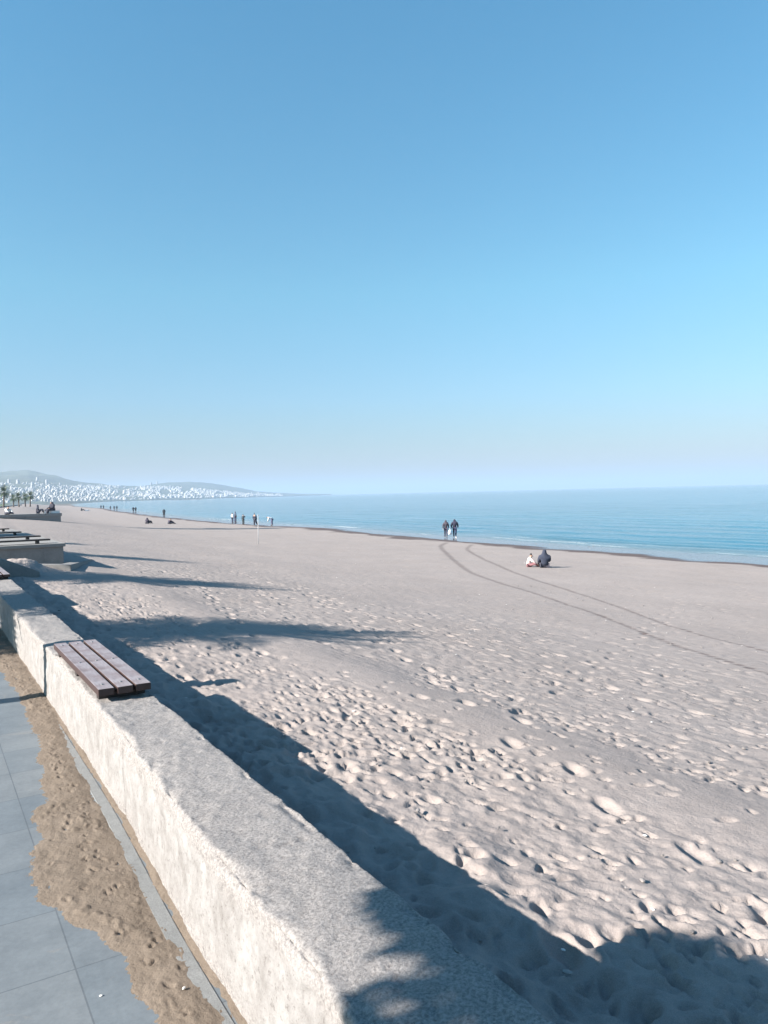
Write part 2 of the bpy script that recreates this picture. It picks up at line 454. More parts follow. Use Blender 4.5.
    tr1 = [(60, 66), (44, 57), (37.5, 51.5), (33.5, 47.5), (30.4, 42.8), (26.7, 36.9), (23.2, 31.4), (20.1, 26.3), (18.2, 22.4), (16.9, 19.3), (15.5, 16.3), (13.8, 13.0), (12.3, 10.6), (10.7, 8.0), (9.85, 6.3), (9.1, 4.4), (8.6, 2), (8.3, -2)]
    tr2 = [(60, 62.5), (44, 53.5), (36.5, 47.4), (32.4, 42.8), (29, 37.4), (25.6, 31.8), (23.4, 28.0), (21.4, 24.6), (19.8, 21.3), (18.4, 18.6), (17.1, 16.3), (16.0, 14.2), (14.5, 12.0), (13.15, 9.9), (12.5, 8.1), (11.8, 6.2), (11.3, 4), (11, 0)]
    for t, wd in ((tr1, 0.075), (tr2, 0.06)):
        t = np.array(t, float)
        s = np.concatenate([[0], np.cumsum(np.hypot(*np.diff(t, axis=0).T))])
        step = 0.27
        q = np.arange(0, s[-1], step)
        # smooth the polyline
        tx = np.interp(q, s, t[:, 0]); ty = np.interp(q, s, t[:, 1])
        kk = np.ones(15) / 15
        tx[8:-8] = np.convolve(tx, kk, 'same')[8:-8]; ty[8:-8] = np.convolve(ty, kk, 'same')[8:-8]
        for i in range(len(q) - 1):
            if tx[i] > 36: continue
            a = math.atan2(ty[i + 1] - ty[i], tx[i + 1] - tx[i])
            far = max(1.0, math.hypot(tx[i], ty[i]) / 18)
            stamp(tx[i], ty[i], a + 1.57, wd * 1.15 * far ** .5, 0.085 * far ** .5, 0.008 / far, 0.0)
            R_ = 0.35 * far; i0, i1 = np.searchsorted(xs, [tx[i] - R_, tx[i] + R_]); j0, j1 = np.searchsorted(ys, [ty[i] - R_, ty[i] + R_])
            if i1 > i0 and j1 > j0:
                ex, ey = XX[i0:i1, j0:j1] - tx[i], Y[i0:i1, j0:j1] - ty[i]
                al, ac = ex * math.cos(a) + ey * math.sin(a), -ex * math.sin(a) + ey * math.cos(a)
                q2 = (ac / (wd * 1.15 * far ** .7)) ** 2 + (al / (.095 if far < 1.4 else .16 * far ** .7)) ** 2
                TREAD_SHADE[i0:i1, j0:j1] = np.maximum(TREAD_SHADE[i0:i1, j0:j1], (1.0 if far < 1.4 else .62) * random.uniform(.7, 1) * np.exp(-q2 ** 2))

    # swash zone wetness, joined with the shade painted along the tracks
    hgt = Z - SEA_Z
    nz = 0.03 * fbm(XX / 1.5, Y / 4, 3, 51)
    wet_or_shade = np.maximum(sstep(0.165, 0.14, hgt + nz * .4), TREAD_SHADE); film = sstep(0.125, 0.095, hgt + nz * .4)
    v = np.stack([XX, Y, Z], -1).reshape(-1, 3)
    me = mesh_np('beach', v, grid_faces(len(xs), len(ys)))
    for nm, arr in (('wet_or_shade', wet_or_shade), ('film', film)):
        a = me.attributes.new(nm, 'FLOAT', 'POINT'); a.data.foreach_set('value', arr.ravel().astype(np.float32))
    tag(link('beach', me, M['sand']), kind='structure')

# ------------------------------------------------------------------ sea
def build_sea():
    u = [-4.0]
    while u[-1] < 26000: u.append(u[-1] + max(0.16, 0.013 * (u[-1] + 4)))
    y = [-2.0]
    while y[-1] < 26000: y.append(y[-1] + max(0.30, 0.012 * y[-1]))
    yn = [-2.0]
    while yn[-1] > -9000: yn.append(yn[-1] - max(1.0, 0.09 * abs(yn[-1])))
    u = np.array(u); y = np.array(yn[:0:-1] + y)
    U, Y = np.meshgrid(u, y, indexing='ij')
    S = shift(np.minimum(Y, 2200)) * (1 - sstep(2000, 9000, Y))
    X = 42 + U + S * np.clip(1 - U / 6000, 0, 1)
    near = np.exp(-np.maximum(U, 0) / 130)
    ph = 0.5 * fbm(U / 9, Y / 30, 2, 3)
    Z = SEA_Z + near * (0.030 * np.sin(U * 1.15 + 3 * ph) + 0.022 * np.sin(U * 2.3 + Y * .12 + 4 * ph) + 0.02 * fbm(U / 1.6, Y / 5, 3, 12))
    flat = sstep(-1, 2.5, U)
    Z = SEA_Z + (Z - SEA_Z) * flat
    cl = 4.4 + 0.5 * fbm(Y / 14, Y * 0, 2, 13)                       # little breaker near the shore
    amp = 0.20 * sstep(75, 45, Y) * (0.45 + 0.65 * sstep(-.3, .4, fbm(Y / 22 + 3, Y * 0, 2, 14)))
    Z += amp * np.exp(-((U - cl) / np.where(U < cl, 0.30, 0.9)) ** 2)
    cl2 = 9.5 + 0.8 * fbm(Y / 17, Y * 0, 2, 23)
    Z += 0.07 * sstep(-.2, .5, fbm(Y / 15 + 9, Y * 0, 2, 24)) * np.exp(-((U - cl2) / 0.6) ** 2)
    foam = np.exp(-((U - cl + 0.75) / 0.22) ** 2) * sstep(.25, .7, fbm(Y / 9 + 5, Y * 0 + 2, 2, 33)) * 0.4
    foam += np.exp(-((U - 1.0 - 0.6 * fbm(Y / 6, Y * 0, 2, 34)) / 0.28) ** 2) * 0.35 * sstep(-.2, .3, fbm(Y / 12, Y * 0 + 4, 2, 35))
    foam += np.exp(-((U + 0.3 - 0.5 * fbm(Y / 5, Y * 0, 2, 36)) / 0.14) ** 2) * 0.5
    sp = np.exp(-((U - 2.2) / .6) ** 2 - ((Y - 88) / 5) ** 2) + np.exp(-((U - 2.2) / 1.0) ** 2 - ((Y - 140) / 5) ** 2)
    foam = np.clip(foam + .7 * sp, 0, 1)
    shoal = sstep(7, -1, U) * 0.8
    # keep the sheet to the beach side of the far shore: it dips under the land there
    me = mesh_np('sea', np.stack([X, Y, Z], -1).reshape(-1, 3), grid_faces(len(u), len(y)))
    for nm, arr in (('foam', foam), ('shoal', shoal)):
        a = me.attributes.new(nm, 'FLOAT', 'POINT'); a.data.foreach_set('value', arr.ravel().astype(np.float32))
    tag(link('sea', me, M['sea']), kind='structure')

def wall_dx(Y): return -0.042 * sstep(4.4, 2.5, Y)

# ------------------------------------------------------------------ promenade, drift, gutter
def build_promenade():
    ys = np.unique(np.concatenate([np.arange(-30, 27, 3.0), np.arange(27, 760, 12.0)]))
    def ribbon(name, offs, z, mat):
        V = []
        for y in ys:
            s = float(shift(y)) if y > 27 else 0.0
            for o in offs: V.append((o + s, y, z))
        F = []
        n = len(offs)
        for i in range(len(ys) - 1):
            for j in range(n - 1):
                a = i * n + j; F.append((a, a + 1, a + n + 1, a + n))
        tag(link(name, mesh_np(name, V, F, False), mat), kind='structure')
    ribbon('promenade', [-6.0, -3.0, 0.0, 0.835], 0.0, M['paving'])
    ribbon('lawn', [-400.0, -60.0, -20.0, -6.0], -0.02, M['lawn'])
    # pale channel along the foot of the wall
    bm = bmesh.new()
    st = np.concatenate([np.arange(-6, 2, 1.0), np.arange(2, 5, .2), np.arange(5, 18.6, 1.0)])
    rows = []
    for y in st:
        q = float(wall_dx(y))
        rows.append([bm.verts.new((px + q, y, pz)) for px, pz in ((.752, -.02), (.752, .001), (.754, .003), (.807, .003), (.809, .001), (.809, -.02))])
    for a_, b_ in zip(rows, rows[1:]):
        for k in range(5): bm.faces.new((a_[k], b_[k], b_[k + 1], a_[k + 1]))
    o = link('gutter', bm_mesh('gutter', bm), M['gutter']); tag(o, kind='structure')

def build_drift():
    EL = np.array([(-3, .60), (1.6, .60), (2.36, .565), (2.43, .57), (2.59, .54), (2.74, .56), (2.99, .52), (3.12, .44), (3.36, .36), (3.8, .38), (4.05, .46), (4.36, .45), (4.45, .53),
                   (5.17, .59), (5.59, .66), (6.03, .63), (6.83, .66), (8.3, .60), (10, .55), (18, .55)])
    ER = np.array([(-3, .76), (2.23, .750), (2.65, .732), (3.31, .745), (3.65, .756), (4.35, .752), (5.0, .775), (5.67, .80), (6.5, .86), (18, .86)])
    xs = np.arange(0.22, 0.866, 0.0075)
    ys = [1.2]
    while ys[-1] < 16: ys.append(ys[-1] + max(0.008, 0.0026 * ys[-1]))
    ys = np.array(ys)
    X, Y = np.meshgrid(xs, ys, indexing='ij')
    l = np.interp(Y, EL[:, 0], EL[:, 1]) + 0.020 * fbm(Y / .12, X / .2, 4, 4) + 0.010 * fbm(Y / .035, X / .035, 3, 6)
    r = np.interp(Y, ER[:, 0], ER[:, 1]) + 0.012 * fbm(Y / .10, X * 0, 3, 9)
    d = np.minimum(X - l, (r - X) * 1.2)
    H = np.where(d > 0, 0.011 * (1 - np.exp(-np.maximum(d, 0) / 0.09)) + 0.0012, np.maximum(d, -.05) * 0.10)
    ins = sstep(0, 0.07, d)
    H += 0.0022 * sstep(.25, .8, fbm(X / .012, Y / .014, 2, 65)) * sstep(-.055, -.005, d) * sstep(.03, 0, d)
    H += ins * (0.0030 * fbm(X / .05, Y / .07, 4, 61) + 0.004 * fbm(X / .25, Y / .3, 2, 62))
    clod = sstep(.35, .75, fbm(X / .028, Y / .034, 2, 63)) * sstep(-.1, .4, fbm(X / .2, Y / .25, 2, 64))
    H += ins * 0.0055 * clod
    for _ in range(170):
        y = random.uniform(1.9, 9); x = random.uniform(np.interp(y, EL[:, 0], EL[:, 1]), 0.72)
        i0, i1 = np.searchsorted(xs, [x - .07, x + .07]); j0, j1 = np.searchsorted(ys, [y - .07, y + .07])
        if i1 <= i0 or j1 <= j0: continue
        s1 = random.uniform(.006, .012); s2 = random.uniform(.010, .024); a = random.uniform(-.8, .8)
        dx = X[i0:i1, j0:j1] - x; dy = Y[i0:i1, j0:j1] - y
        u = (dx * math.cos(a) + dy * math.sin(a)) / s1; v = (-dx * math.sin(a) + dy * math.cos(a)) / s2
        r2 = u * u + v * v
        H[i0:i1, j0:j1] += ins[i0:i1, j0:j1] * (-0.0065 * np.exp(-r2 ** 1.5) + 0.0035 * np.exp(-((np.sqrt(r2) - 1.5) / .4) ** 2))
    # sand caught between channel and wall
    xe_ = wall_dx(Y) + .808 + .012 * fbm(Y / .2, Y * 0, 3, 71) + .006 * fbm(Y / .04, X / .03, 3, 73)
    H = np.maximum(H, np.clip((X - xe_) * 0.25, -.01, .009) + ins * 0 + 0.0012 * fbm(X / .02, Y / .03, 3, 72))
    H = np.maximum(H, -0.012)
    i = grid_faces(len(xs), len(ys))
    v = np.stack([X, Y, H], -1).reshape(-1, 3)
    keep = (v[i][:, :, 2] > -0.004).any(1)
    me = mesh_np('drifted_sand', v, i[keep])
    tag(link('drifted_sand', me, M['drift']), kind='structure')

# ------------------------------------------------------------------ sea wall
def build_wall():
    X0, X1, T = 0.838, 1.172, 0.42
    prof = []
    def seg(a, b, n):
        for k in range(n): prof.append((a[0] + (b[0] - a[0]) * k / n, a[1] + (b[1] - a[1]) * k / n))
    c = 0.022
    seg((X0, -0.08), (X0, T - c), 26)
    for k in range(5):
        t = k / 5 * math.pi / 2
        prof.append((X0 + c - c * math.cos(t), T - c + c * math.sin(t)))
    seg((X0 + c, T), (X1 - .012, T), 24)
    for k in range(3):
        t = k / 3 * math.pi / 2
        prof.append((X1 - .012 + .012 * math.sin(t), T - .012 + .012 * math.cos(t)))
    seg((X1, T - .012), (X1, -0.7), 8); prof.append((X1, -0.7))
    prof = np.array(prof)
    s = np.concatenate([[0], np.cumsum(np.hypot(*np.diff(prof, axis=0).T))])
    tg = np.gradient(prof, axis=0); nrm = np.stack([-tg[:, 1], tg[:, 0]], 1); nrm /= np.linalg.norm(nrm, axis=1)[:, None]
    ys = list(np.arange(-12, 1.0, 0.12)) + list(np.arange(1.0, 7.2, 0.0125)) + list(np.arange(7.2, 18.5, 0.05)) + [18.5]
    ys = np.array(ys)
    Sg, Y = np.meshgrid(s, ys, indexing='ij')
    d = 0.005 * fbm(Sg / .22, Y / .3, 4, 3) + 0.0022 * fbm(Sg / .03, Y / .03, 3, 8)
    s_e = s[28]; s_r = s[55]
    e1 = np.exp(-((Sg - s_e) / .036) ** 2); e2 = np.exp(-((Sg - s_r) / .022) ** 2)
    chip = np.clip(fbm(Y / .16, Sg / .08, 4, 18) - .15, 0, 1); chip2 = np.clip(fbm(Y / .10, Sg / .05, 4, 28) - .1, 0, 1)
    d -= e1 * (0.030 * chip + 0.005 * fbm(Y / .05, Sg / .03, 3, 19)) + e2 * (0.018 * chip2)
    d += 0.010 * fbm(Y / 1.2, Sg * 0, 2, 29) * np.exp(-((Sg - .5) / .12) ** 2)
    pits = sstep(.62, .9, fbm(Sg / .022, Y / .022, 2, 38)) * sstep(0, .5, fbm(Sg / .15, Y / .2, 2, 39))
    d -= 0.006 * pits
    # casting joint in the front face
    jw = np.exp(-((Y - 3.97 - .006 * vnoise(Sg / .05, Sg * 0, 5)) / .011) ** 2) * sstep(s_e + .02, s_e - .05, Sg)
    d -= 0.030 * jw
    hair = np.exp(-((Y - 2.35 - .03 * fbm(Sg / .08, Sg * 0, 3, 6)) / .004) ** 2) * sstep(.05, .15, Sg) * sstep(s_e - .02, s_e - .12, Sg)
    d -= 0.006 * hair
    d -= 0.012 * sstep(.45, .85, fbm(Y / .07, Sg / .06, 3, 48)) * np.exp(-((Sg - s_e + .09) / .05) ** 2)
    V = np.stack([prof[:, 0][:, None] + nrm[:, 0][:, None] * d + wall_dx(Y) * np.clip((X1 - prof[:, 0][:, None]) / (X1 - X0), 0, 1), Y, prof[:, 1][:, None] + nrm[:, 1][:, None] * d], -1)
    me = mesh_np('sea_wall', V.reshape(-1, 3), grid_faces(len(s), len(ys)))
    wash = sstep(s_e - .005, s_e - .15, Sg - .03 * fbm(Y / .4, Y * 0, 4, 58) )
    wash = wash * (0.62 + 0.38 * sstep(.15, .3, Sg)) * sstep(.085, .14, Sg + .02 * fbm(Y / .2, Y * 0, 3, 59))
    a = me.attributes.new('wash', 'FLOAT', 'POINT'); a.data.foreach_set('value', wash.ravel().astype(np.float32))
    bm = bmesh.new(); bm.from_mesh(me)
    bmesh.ops.holes_fill(bm, edges=[e for e in bm.edges if e.is_boundary], sides=0)
    bm.to_mesh(me); bm.free()
    # make sure the outside faces out
    if me.polygons[len(s) * 20].normal.x > 0 and me.polygons[10].center.x < 0.9: me.flip_normals()
    o = link('sea_wall', me, M['wall'])
    tag(o, 'low rough concrete sea wall with slatted seats running along the promenade sand edge', 'wall')

def make_bench(loc, label):
    root = empty('slatted_bench', loc)
    tag(root, label, 'bench', 'slatted seats on the sea wall')
    L = 1.72
    for k in range(3):
        bm = bmesh.new()
        add_box(bm, (0, 0, 0), (0.089, L, 0.042), 0.004)
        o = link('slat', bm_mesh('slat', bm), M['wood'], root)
        o.location = (-0.107 + 0.107 * k, random.uniform(-.006, .006), 0.062)
        o.rotation_euler = (0, random.uniform(-.012, .012), random.uniform(-.003, .003))
    bm = bmesh.new()
    bmesh.ops.create_cone(bm, cap_ends=True, segments=10, radius1=.008, radius2=.0065, depth=.005)
    bolt = bm_mesh('bolt', bm)
    for sx in (-.107, 0, .107):
        for yy in (-.74, 0, .74):
            link('bolt', bolt, M['steel'], root).location = (sx, yy, .0855)
    for yy in (-0.74, 0, 0.74):
        bm = bmesh.new()
        add_box(bm, (0, 0, 0.018), (0.27, 0.06, 0.040), 0.003)
        for sx in (-.107, 0, .107):
            bmesh.ops.create_cone(bm, cap_ends=True, segments=8, radius1=.006, radius2=.006, depth=.05, matrix=Matrix.Translation((sx, 0, .03)))
        o = link('batten', bm_mesh('batten', bm), M['batten'], root); o.location = (0, yy, 0)
    return root

# ------------------------------------------------------------------ stair, platforms
def build_steps():
    bm = bmesh.new()
    # sloping cheek wall running down to the sand
    v = [(1.176, .47), (1.55, .36), (2.22, .06), (2.22, -.5), (1.176, -.5)]
    f0 = [bm.verts.new((x, 18.42, z)) for x, z in v]; f1 = [bm.verts.new((x, 18.72, z)) for x, z in v]
    bm.faces.new(f0[::-1]); bm.faces.new(f1)
    for i in range(5):
        j = (i + 1) % 5; bm.faces.new((f0[i], f0[j], f1[j], f1[i]))
    bmesh.ops.bevel(bm, geom=list(bm.edges), offset=.012, segments=2, affect='EDGES')
    o = link('stair_wall', bm_mesh('stair_wall', bm), M['concrete'])
    tag(o, 'sloping concrete side wall dropping to the sand past the far end of the low wall', 'wall')
    bm = bmesh.new()
    for k in range(4):
        add_box(bm, (0.98 + .32 * k, 20.45, .12 - .17 * k - .4), (.322, 3.3, .8), .008)
    o = link('beach_steps', bm_mesh('beach_steps', bm), M['concrete'])
    tag(o, 'short concrete steps half buried in blown sand before the platform', 'steps')

def platform(name, label, x0, x1, y0, y1, top, base, lip=0.07, over=0.05):
    root = empty(name, (x1, y0, base)); tag(root, label, 'platform', 'concrete platforms reaching onto the beach')
    dz = -base
    bm = bmesh.new()
    add_box(bm, ((x0 - x1) / 2, (y1 - y0) / 2, (top - lip - base) / 2), (x1 - x0 - 2 * over, y1 - y0 - 2 * over, top - lip - base), .01)
    n = int((x1 - x0) / .8)
    for k in range(n):                                             # shallow shutter ribs
        add_box(bm, ((x0 - x1) + .4 + k * .8, over - .006, (top - lip - base) / 2), (.04, .02, top - lip - base - .004), 0)
    link('base', bm_mesh('base', bm), M['concrete'], root)
    bm = bmesh.new()
    add_box(bm, ((x0 - x1) / 2, (y1 - y0) / 2, top - lip / 2 - base), (x1 - x0, y1 - y0, lip), .012)
    link('deck_slab', bm_mesh('deck_slab', bm), M['concrete'], root)
    return root

def build_platforms():
    platform('concrete_platform', 'shaded concrete platform with two long benches, nearer of the two platforms', .84, 3.36, 22.3, 36.2, .46, -.9, .09)
    platform('concrete_platform', 'distant low concrete platform that two people sit on at its sea end', 3.0, 12.85, 87, 91.5, .34, -1.3, .3, .1)
    bm = bmesh.new()
    add_prism(bm, [(2.40, 20.35), (3.12, 20.0), (4.75, 26.2), (4.45, 26.3), (2.98, 20.42), (2.48, 20.66)], -1.0, [.07, .045, -.30, -.30, .045, .07])
    bmesh.ops.bevel(bm, geom=list(bm.edges), offset=.015, segments=2, affect='EDGES')
    o = link('concrete_ramp', bm_mesh('concrete_ramp', bm), M['concrete'])
    tag(o, 'low wedge of concrete at the foot of the nearer platform, sinking in sand', 'ramp')
    for k, (y, x0, x1, lab) in enumerate([(22.75, -.6, 3.02, 'long dark slatted bench nearest the shaded edge of the platform'),
                                          (25.3, -.6, 3.1, 'second long dark bench farther back on the platform'), (29.4, -.4, 3.0, 'third long dark bench from the near edge of the platform'), (33.6, -.4, 3.0, 'fourth long dark bench, rearmost on the platform')]):
        root = empty('platform_bench', ((x0 + x1) / 2, y, .46)); tag(root, lab, 'bench', 'long benches on the platform')
        for j in range(3):
            bm = bmesh.new(); add_box(bm, (0, 0, 0), (x1 - x0, .10, .04), .004)
            s = link('slat', bm_mesh('slat', bm), M['batten'], root); s.location = (0, .12 * (j - 1), .10)
        for xx in (-1.5, -.5, .5, 1.5):
            bm = bmesh.new(); add_box(bm, (0, 0, 0), (.07, .34, .078), .004)
            s = link('support', bm_mesh('support', bm), M['batten'], root); s.location = (xx, 0, .040)
    # far sea wall following the bend of the shore
    ys = np.concatenate([np.arange(36.3, 86.5, 4), np.arange(92.2, 700, 10)])
    for nm, seg, lab in (('sea_wall', ys[ys < 87], 'low concrete sea wall between the two beach platforms'),
                         ('sea_wall', ys[ys > 87], 'far low sea wall under the distant palms')):
        prof = [(.85, -.05), (.85, .40), (.87, .42), (1.15, .42), (1.17, .40), (1.17, -.9)]
        V = [(px + float(shift(y)), y, pz) for y in seg for px, pz in prof]
        n = len(prof)
        F = [(i * n + j, i * n + j + 1, (i + 1) * n + j + 1, (i + 1) * n + j) for i in range(len(seg) - 1) for j in range(n - 1)]
        me = mesh_np(nm, V, F, False); me.flip_normals()
        tag(link(nm, me, M['concrete']), lab, 'wall')

# ------------------------------------------------------------------ palms, posts
def palm_meshes(h, nf, fl, seed, leaflets=18, upright=0.5):
    r = random.Random(seed)
    bm = bmesh.new()
    pts, rad = [], []
    for k in range(13):
        t = k / 12
        pts.append((.10 * math.sin(t * 2.1 + seed), .08 * t * t, h * t)); rad.append((.19 - .05 * t) * (1.06 if k % 2 else .96) * (1.25 if k == 0 else 1))
    add_tube(bm, pts, rad, 12)
    tm = bm_mesh('trunk', bm, True)
    V, F = [], []
    top = Vector(pts[-1])
    for i in range(nf):
        az = i * 2.39996 + r.uniform(-.2, .2); k = (i + .5) / nf
        el = math.radians(82 - (82 + 55) * k ** (1 / (0.55 + upright)))
        L = fl * r.uniform(.8, 1.12)
        p = top.copy(); d = Vector((math.cos(az) * math.cos(el), math.sin(az) * math.cos(el), math.sin(el)))
        prev = None; n = leaflets
        side = Vector((-math.sin(az), math.cos(az), 0))
        pp = []
        for s in range(n + 1):
            pp.append((p.copy(), d.copy()))
            d = (d + Vector((0, 0, -0.055 * (1 - .4 * k) * 18 / n))).normalized(); p = p + d * (L / n)
        for s in range(n):                                           # rachis as a thin blade
            a, b = pp[s][0], pp[s + 1][0]; w = .018 * (1 - s / n) + .004
            q = len(V); V += [a - side * w, a + side * w, b + side * w, b - side * w]; F.append((q, q + 1, q + 2, q + 3))
        for s in range(2, n):
            a, dd = pp[s]; up = side.cross(dd)
            ll = fl * .30 * math.sin(math.pi * (s / n) ** .7 * .94 + .12)
            for sg in (-1, 1):
                tip = a + side * sg * ll * .80 + dd * ll * .55 - up * ll * r.uniform(.05, .30) * (-1) * -1
                w = dd * (L / n * .36)
                q = len(V); V += [a - w, a + w, tip + w * .15, tip - w * .15]; F.append((q, q + 1, q + 2, q + 3))
    cm = mesh_np('crown', [tuple(v) for v in V], F, True)
    return tm, cm

def build_palms():
    tm, cm = palm_meshes(2.35, 84, 1.6, 3, 24)
    tm2, cm2 = palm_meshes(2.75, 84, 1.7, 8, 24)
    first = None
    near = [(-2.3, 10.35, 1, 1.1, 'palm left of the view throwing the dark frond shadow beyond the bench'),
            (-2.2, 19.1, 0, 2.3, 'palm left of the view shading the sand before the steps'),
            (-2.3, 30.3, 1, 3.9, 'palm left of the view throwing its shadow past the nearer platform'),
            (-2.2, 42, 0, 5.0, 'palm left of the view, next one past the nearer platform')]
    for x, y, k, a, lab in near:
        o = empty('palm_tree', (x, y, -.03), a); tag(o, lab, 'tree', 'palms along the promenade')
        link('trunk', (tm, tm2)[k], M['trunk'], o); link('crown', (cm, cm2)[k], M['frond'], o)
        if y > 15: o.scale = (1.25, 1.25, 1.25)
    tf, cf = palm_meshes(3.6, 38, 1.9, 5, 9); tg, cg = palm_meshes(3.0, 36, 1.8, 6, 9)
    labs = ['leftmost far palm, cut by the left edge of the photo', 'second far palm from the left, behind the distant platform', 'third far palm from the left, dense and low',
            'fourth far palm from the left, beside the last one', 'rightmost far palm standing at the end of the row']
    for k, (px, Yd, s, lab) in enumerate(zip([0.012, 0.030, 0.040, 0.053, 0.063], [262, 288, 276, 290, 280], [1.35, 1.0, .95, 1.08, 1.0], labs)):
        # heading measured from the wall line; foot on the far promenade
        x = Yd * (0.0785 + px * .55)
        o = empty('palm_tree', (x, Yd, 0.0), k * 1.3); o.scale = (s * 1.12, s * 1.12, s); tag(o, lab, 'tree', 'far palms by the distant promenade')
        link('trunk', (tf, tg)[k % 2], M['trunk'], o); link('crown', (cf, cg)[k % 2], M['frond'], o)

def build_shadow_trees():  # unseen trees, added and shaped for the shadows they throw
    r = random.Random(21)
    o = empty('shadow_tree', (-2.45, 1.02, -.03)); tag(o, 'unseen dense tree left of the camera, added and shaped to shade the nearest stretch of wall', 'tree')
    bm = bmesh.new()
    add_tube(bm, [(0, 0, 0), (.02, 0, .8), (.0, .03, 1.7), (.02, .0, 2.4), (0, 0, 3.3)], [.15, .11, .10, .085, .04], 12)
    for k in range(9):
        a = k * 2.4; el = r.uniform(.3, 1.0); z0 = 1.9 + .12 * k
        d = Vector((math.cos(a) * math.cos(el), math.sin(a) * math.cos(el), math.sin(el)))
        add_tube(bm, [Vector((0, 0, z0)), Vector((0, 0, z0)) + d * .5, Vector((0, 0, z0)) + d * 1.05 + Vector((0, 0, .08))], [.05, .035, .012], 6)
    link('trunk', bm_mesh('trunk', bm, True), M['trunk'], o)
    V, F = [], []
    n = 0
    while n < 11000:
        p = np.array([r.uniform(-1, 1) for _ in range(3)])
        q = (abs(p[0]) ** 2.6 + abs(p[1]) ** 2.6 + abs(p[2]) ** 6)
        if q > 1 or (q < .25 and r.random() < .6): continue
        egg = .92 + .08 * float(sstep(-1.1, -.35, p[2])); p[0] *= egg; p[1] *= egg
        if float(vnoise(np.array(p[0] * 2.6 + 9), np.array(p[1] * 2.6 + p[2] * 3.1), 44)) < -.62: continue
        c = Vector((p[0] * 1.42, p[1] * 1.0, 3.42 + p[2] * 1.13))
        if n % 14 == 0:                                               # extra leaf cluster, added to fill out the cast shadow
            c = Vector((.03 + p[0] * .20, .96 + p[1] * .38, 2.62 + p[2] * .08))
        u = Vector([r.gauss(0, 1) for _ in range(3)]).normalized(); w = u.cross(Vector([r.gauss(0, 1) for _ in range(3)])).normalized()
        L, W = r.uniform(.05, .085), r.uniform(.022, .036)
        k = len(V); V += [c - u * L, c + w * W, c + u * L, c - w * W]; F.append((k, k + 1, k + 2, k + 3)); n += 1
    cr = link('crown', mesh_np('crown', [tuple(v) for v in V], F), M['frond'], o)
    o2 = o.copy(); C.objects.link(o2)
    for ch in (o.children[0], o.children[1]):
        c = ch.copy(); C.objects.link(c); c.parent = o2
    o2.location = (.5, 93.5, -.03); o2.scale = (1.7, 1.7, 4.3)  # stretched copy, added to cast the long far shadow
    tag(o2, 'unseen tree by the distant platform, added and stretched to throw a long thin shadow', 'tree')

def build_posts():
    root = empty('bollard', (-.55, 6.98, 0)); tag(root, 'slim grey promenade post left of the view, casting a bar of shade across the wall', 'post')
    bm = bmesh.new(); add_tube(bm, [(0, 0, 0), (0, 0, .04), (0, 0, .05), (0, 0, 1.52)], [.13, .13, .085, .08], 16); link('shaft', bm_mesh('shaft', bm, True), M['steel'], root)
    bm = bmesh.new(); add_tube(bm, [(0, 0, 1.515), (0, 0, 1.56), (0, 0, 1.62), (0, 0, 1.64)], [.09, .10, .08, .02], 16); link('cap', bm_mesh('cap', bm, True), M['steel'], root)
    root = empty('shadow_mast', (3.0, 91.8, 0)); tag(root, 'tall unseen mast behind the distant platform, added for its cast shadow', 'lamp')  # out of view, added to throw a line of shade over the sand
    bm = bmesh.new(); add_tube(bm, [(0, 0, 0), (0, 0, .3), (0, 0, 13), (0, 0, 15.5)], [.26, .20, .14, .1], 12); link('pole', bm_mesh('pole', bm, True), M['steel'], root)
    bm = bmesh.new()
    for s in (-1, 1): add_box(bm, (s * .8, 0, 15.5), (.9, .3, .16), .03)
    add_box(bm, (0, 0, 15.46), (1.0, .1, .08), .01)
    link('mast_head', bm_mesh('mast_head', bm), M['steel'], root)
    # white net pole on the sand
    z = float(land_z(np.array(21.0), np.array(52.7)))
    root = empty('net_pole', (21.05, 52.7, z - .05)); tag(root, 'thin white pole standing alone on the sand', 'pole')
    bm = bmesh.new(); add_tube(bm, [(0, 0, 0), (.01, 0, 1), (.035, 0, 2.15)], [.026, .024, .021], 10); link('shaft', bm_mesh('shaft', bm, True), M['white_paint'], root)
    bm = bmesh.new(); add_tube(bm, [(.035, 0, 2.14), (.035, 0, 2.2), (.035, 0, 2.22)], [.038, .038, .015], 10); link('cap', bm_mesh('cap', bm, True), M['white_paint'], root)
    bm = bmesh.new(); add_box(bm, (0.07, 0, 1.9), (.06, .02, .02), .003); link('hook', bm_mesh('hook', bm), M['steel'], root)

# ------------------------------------------------------------------ people
QUEUE = []
def skin_obj(name, joints, edges, rads, mat, parent, root=0, sub=1):
    me = bpy.data.meshes.new(name)
    keys = list(joints); idx = {k: i for i, k in enumerate(keys)}
    me.from_pydata([joints[k] for k in keys], [(idx[a], idx[b]) for a, b in edges], [])
    o = link(name, me, None, parent)
    md = o.modifiers.new('Skin', 'SKIN'); md.use_smooth_shade = True
    if sub: sm = o.modifiers.new('Sub', 'SUBSURF'); sm.levels = sub; sm.render_levels = sub
    for k in keys:
        sv = me.skin_vertices[0].data[idx[k]]
        r = rads[k]; sv.radius = r if hasattr(r, '__len__') else (r, r); sv.use_root = (idx[k] == root)
    QUEUE.append((o, mat))
    return o

def flush():
    bpy.context.view_layer.update()
    dg = bpy.context.evaluated_depsgraph_get()
    for o, mat in QUEUE:
        nm = bpy.data.meshes.new_from_object(o.evaluated_get(dg), depsgraph=dg)
        o.modifiers.clear(); old = o.data; o.data = nm; nm.name = o.name; bpy.data.meshes.remove(old)
        nm.materials.clear(); nm.materials.append(mat)
        nm.polygons.foreach_set('use_smooth', [True] * len(nm.polygons))
    QUEUE.clear()

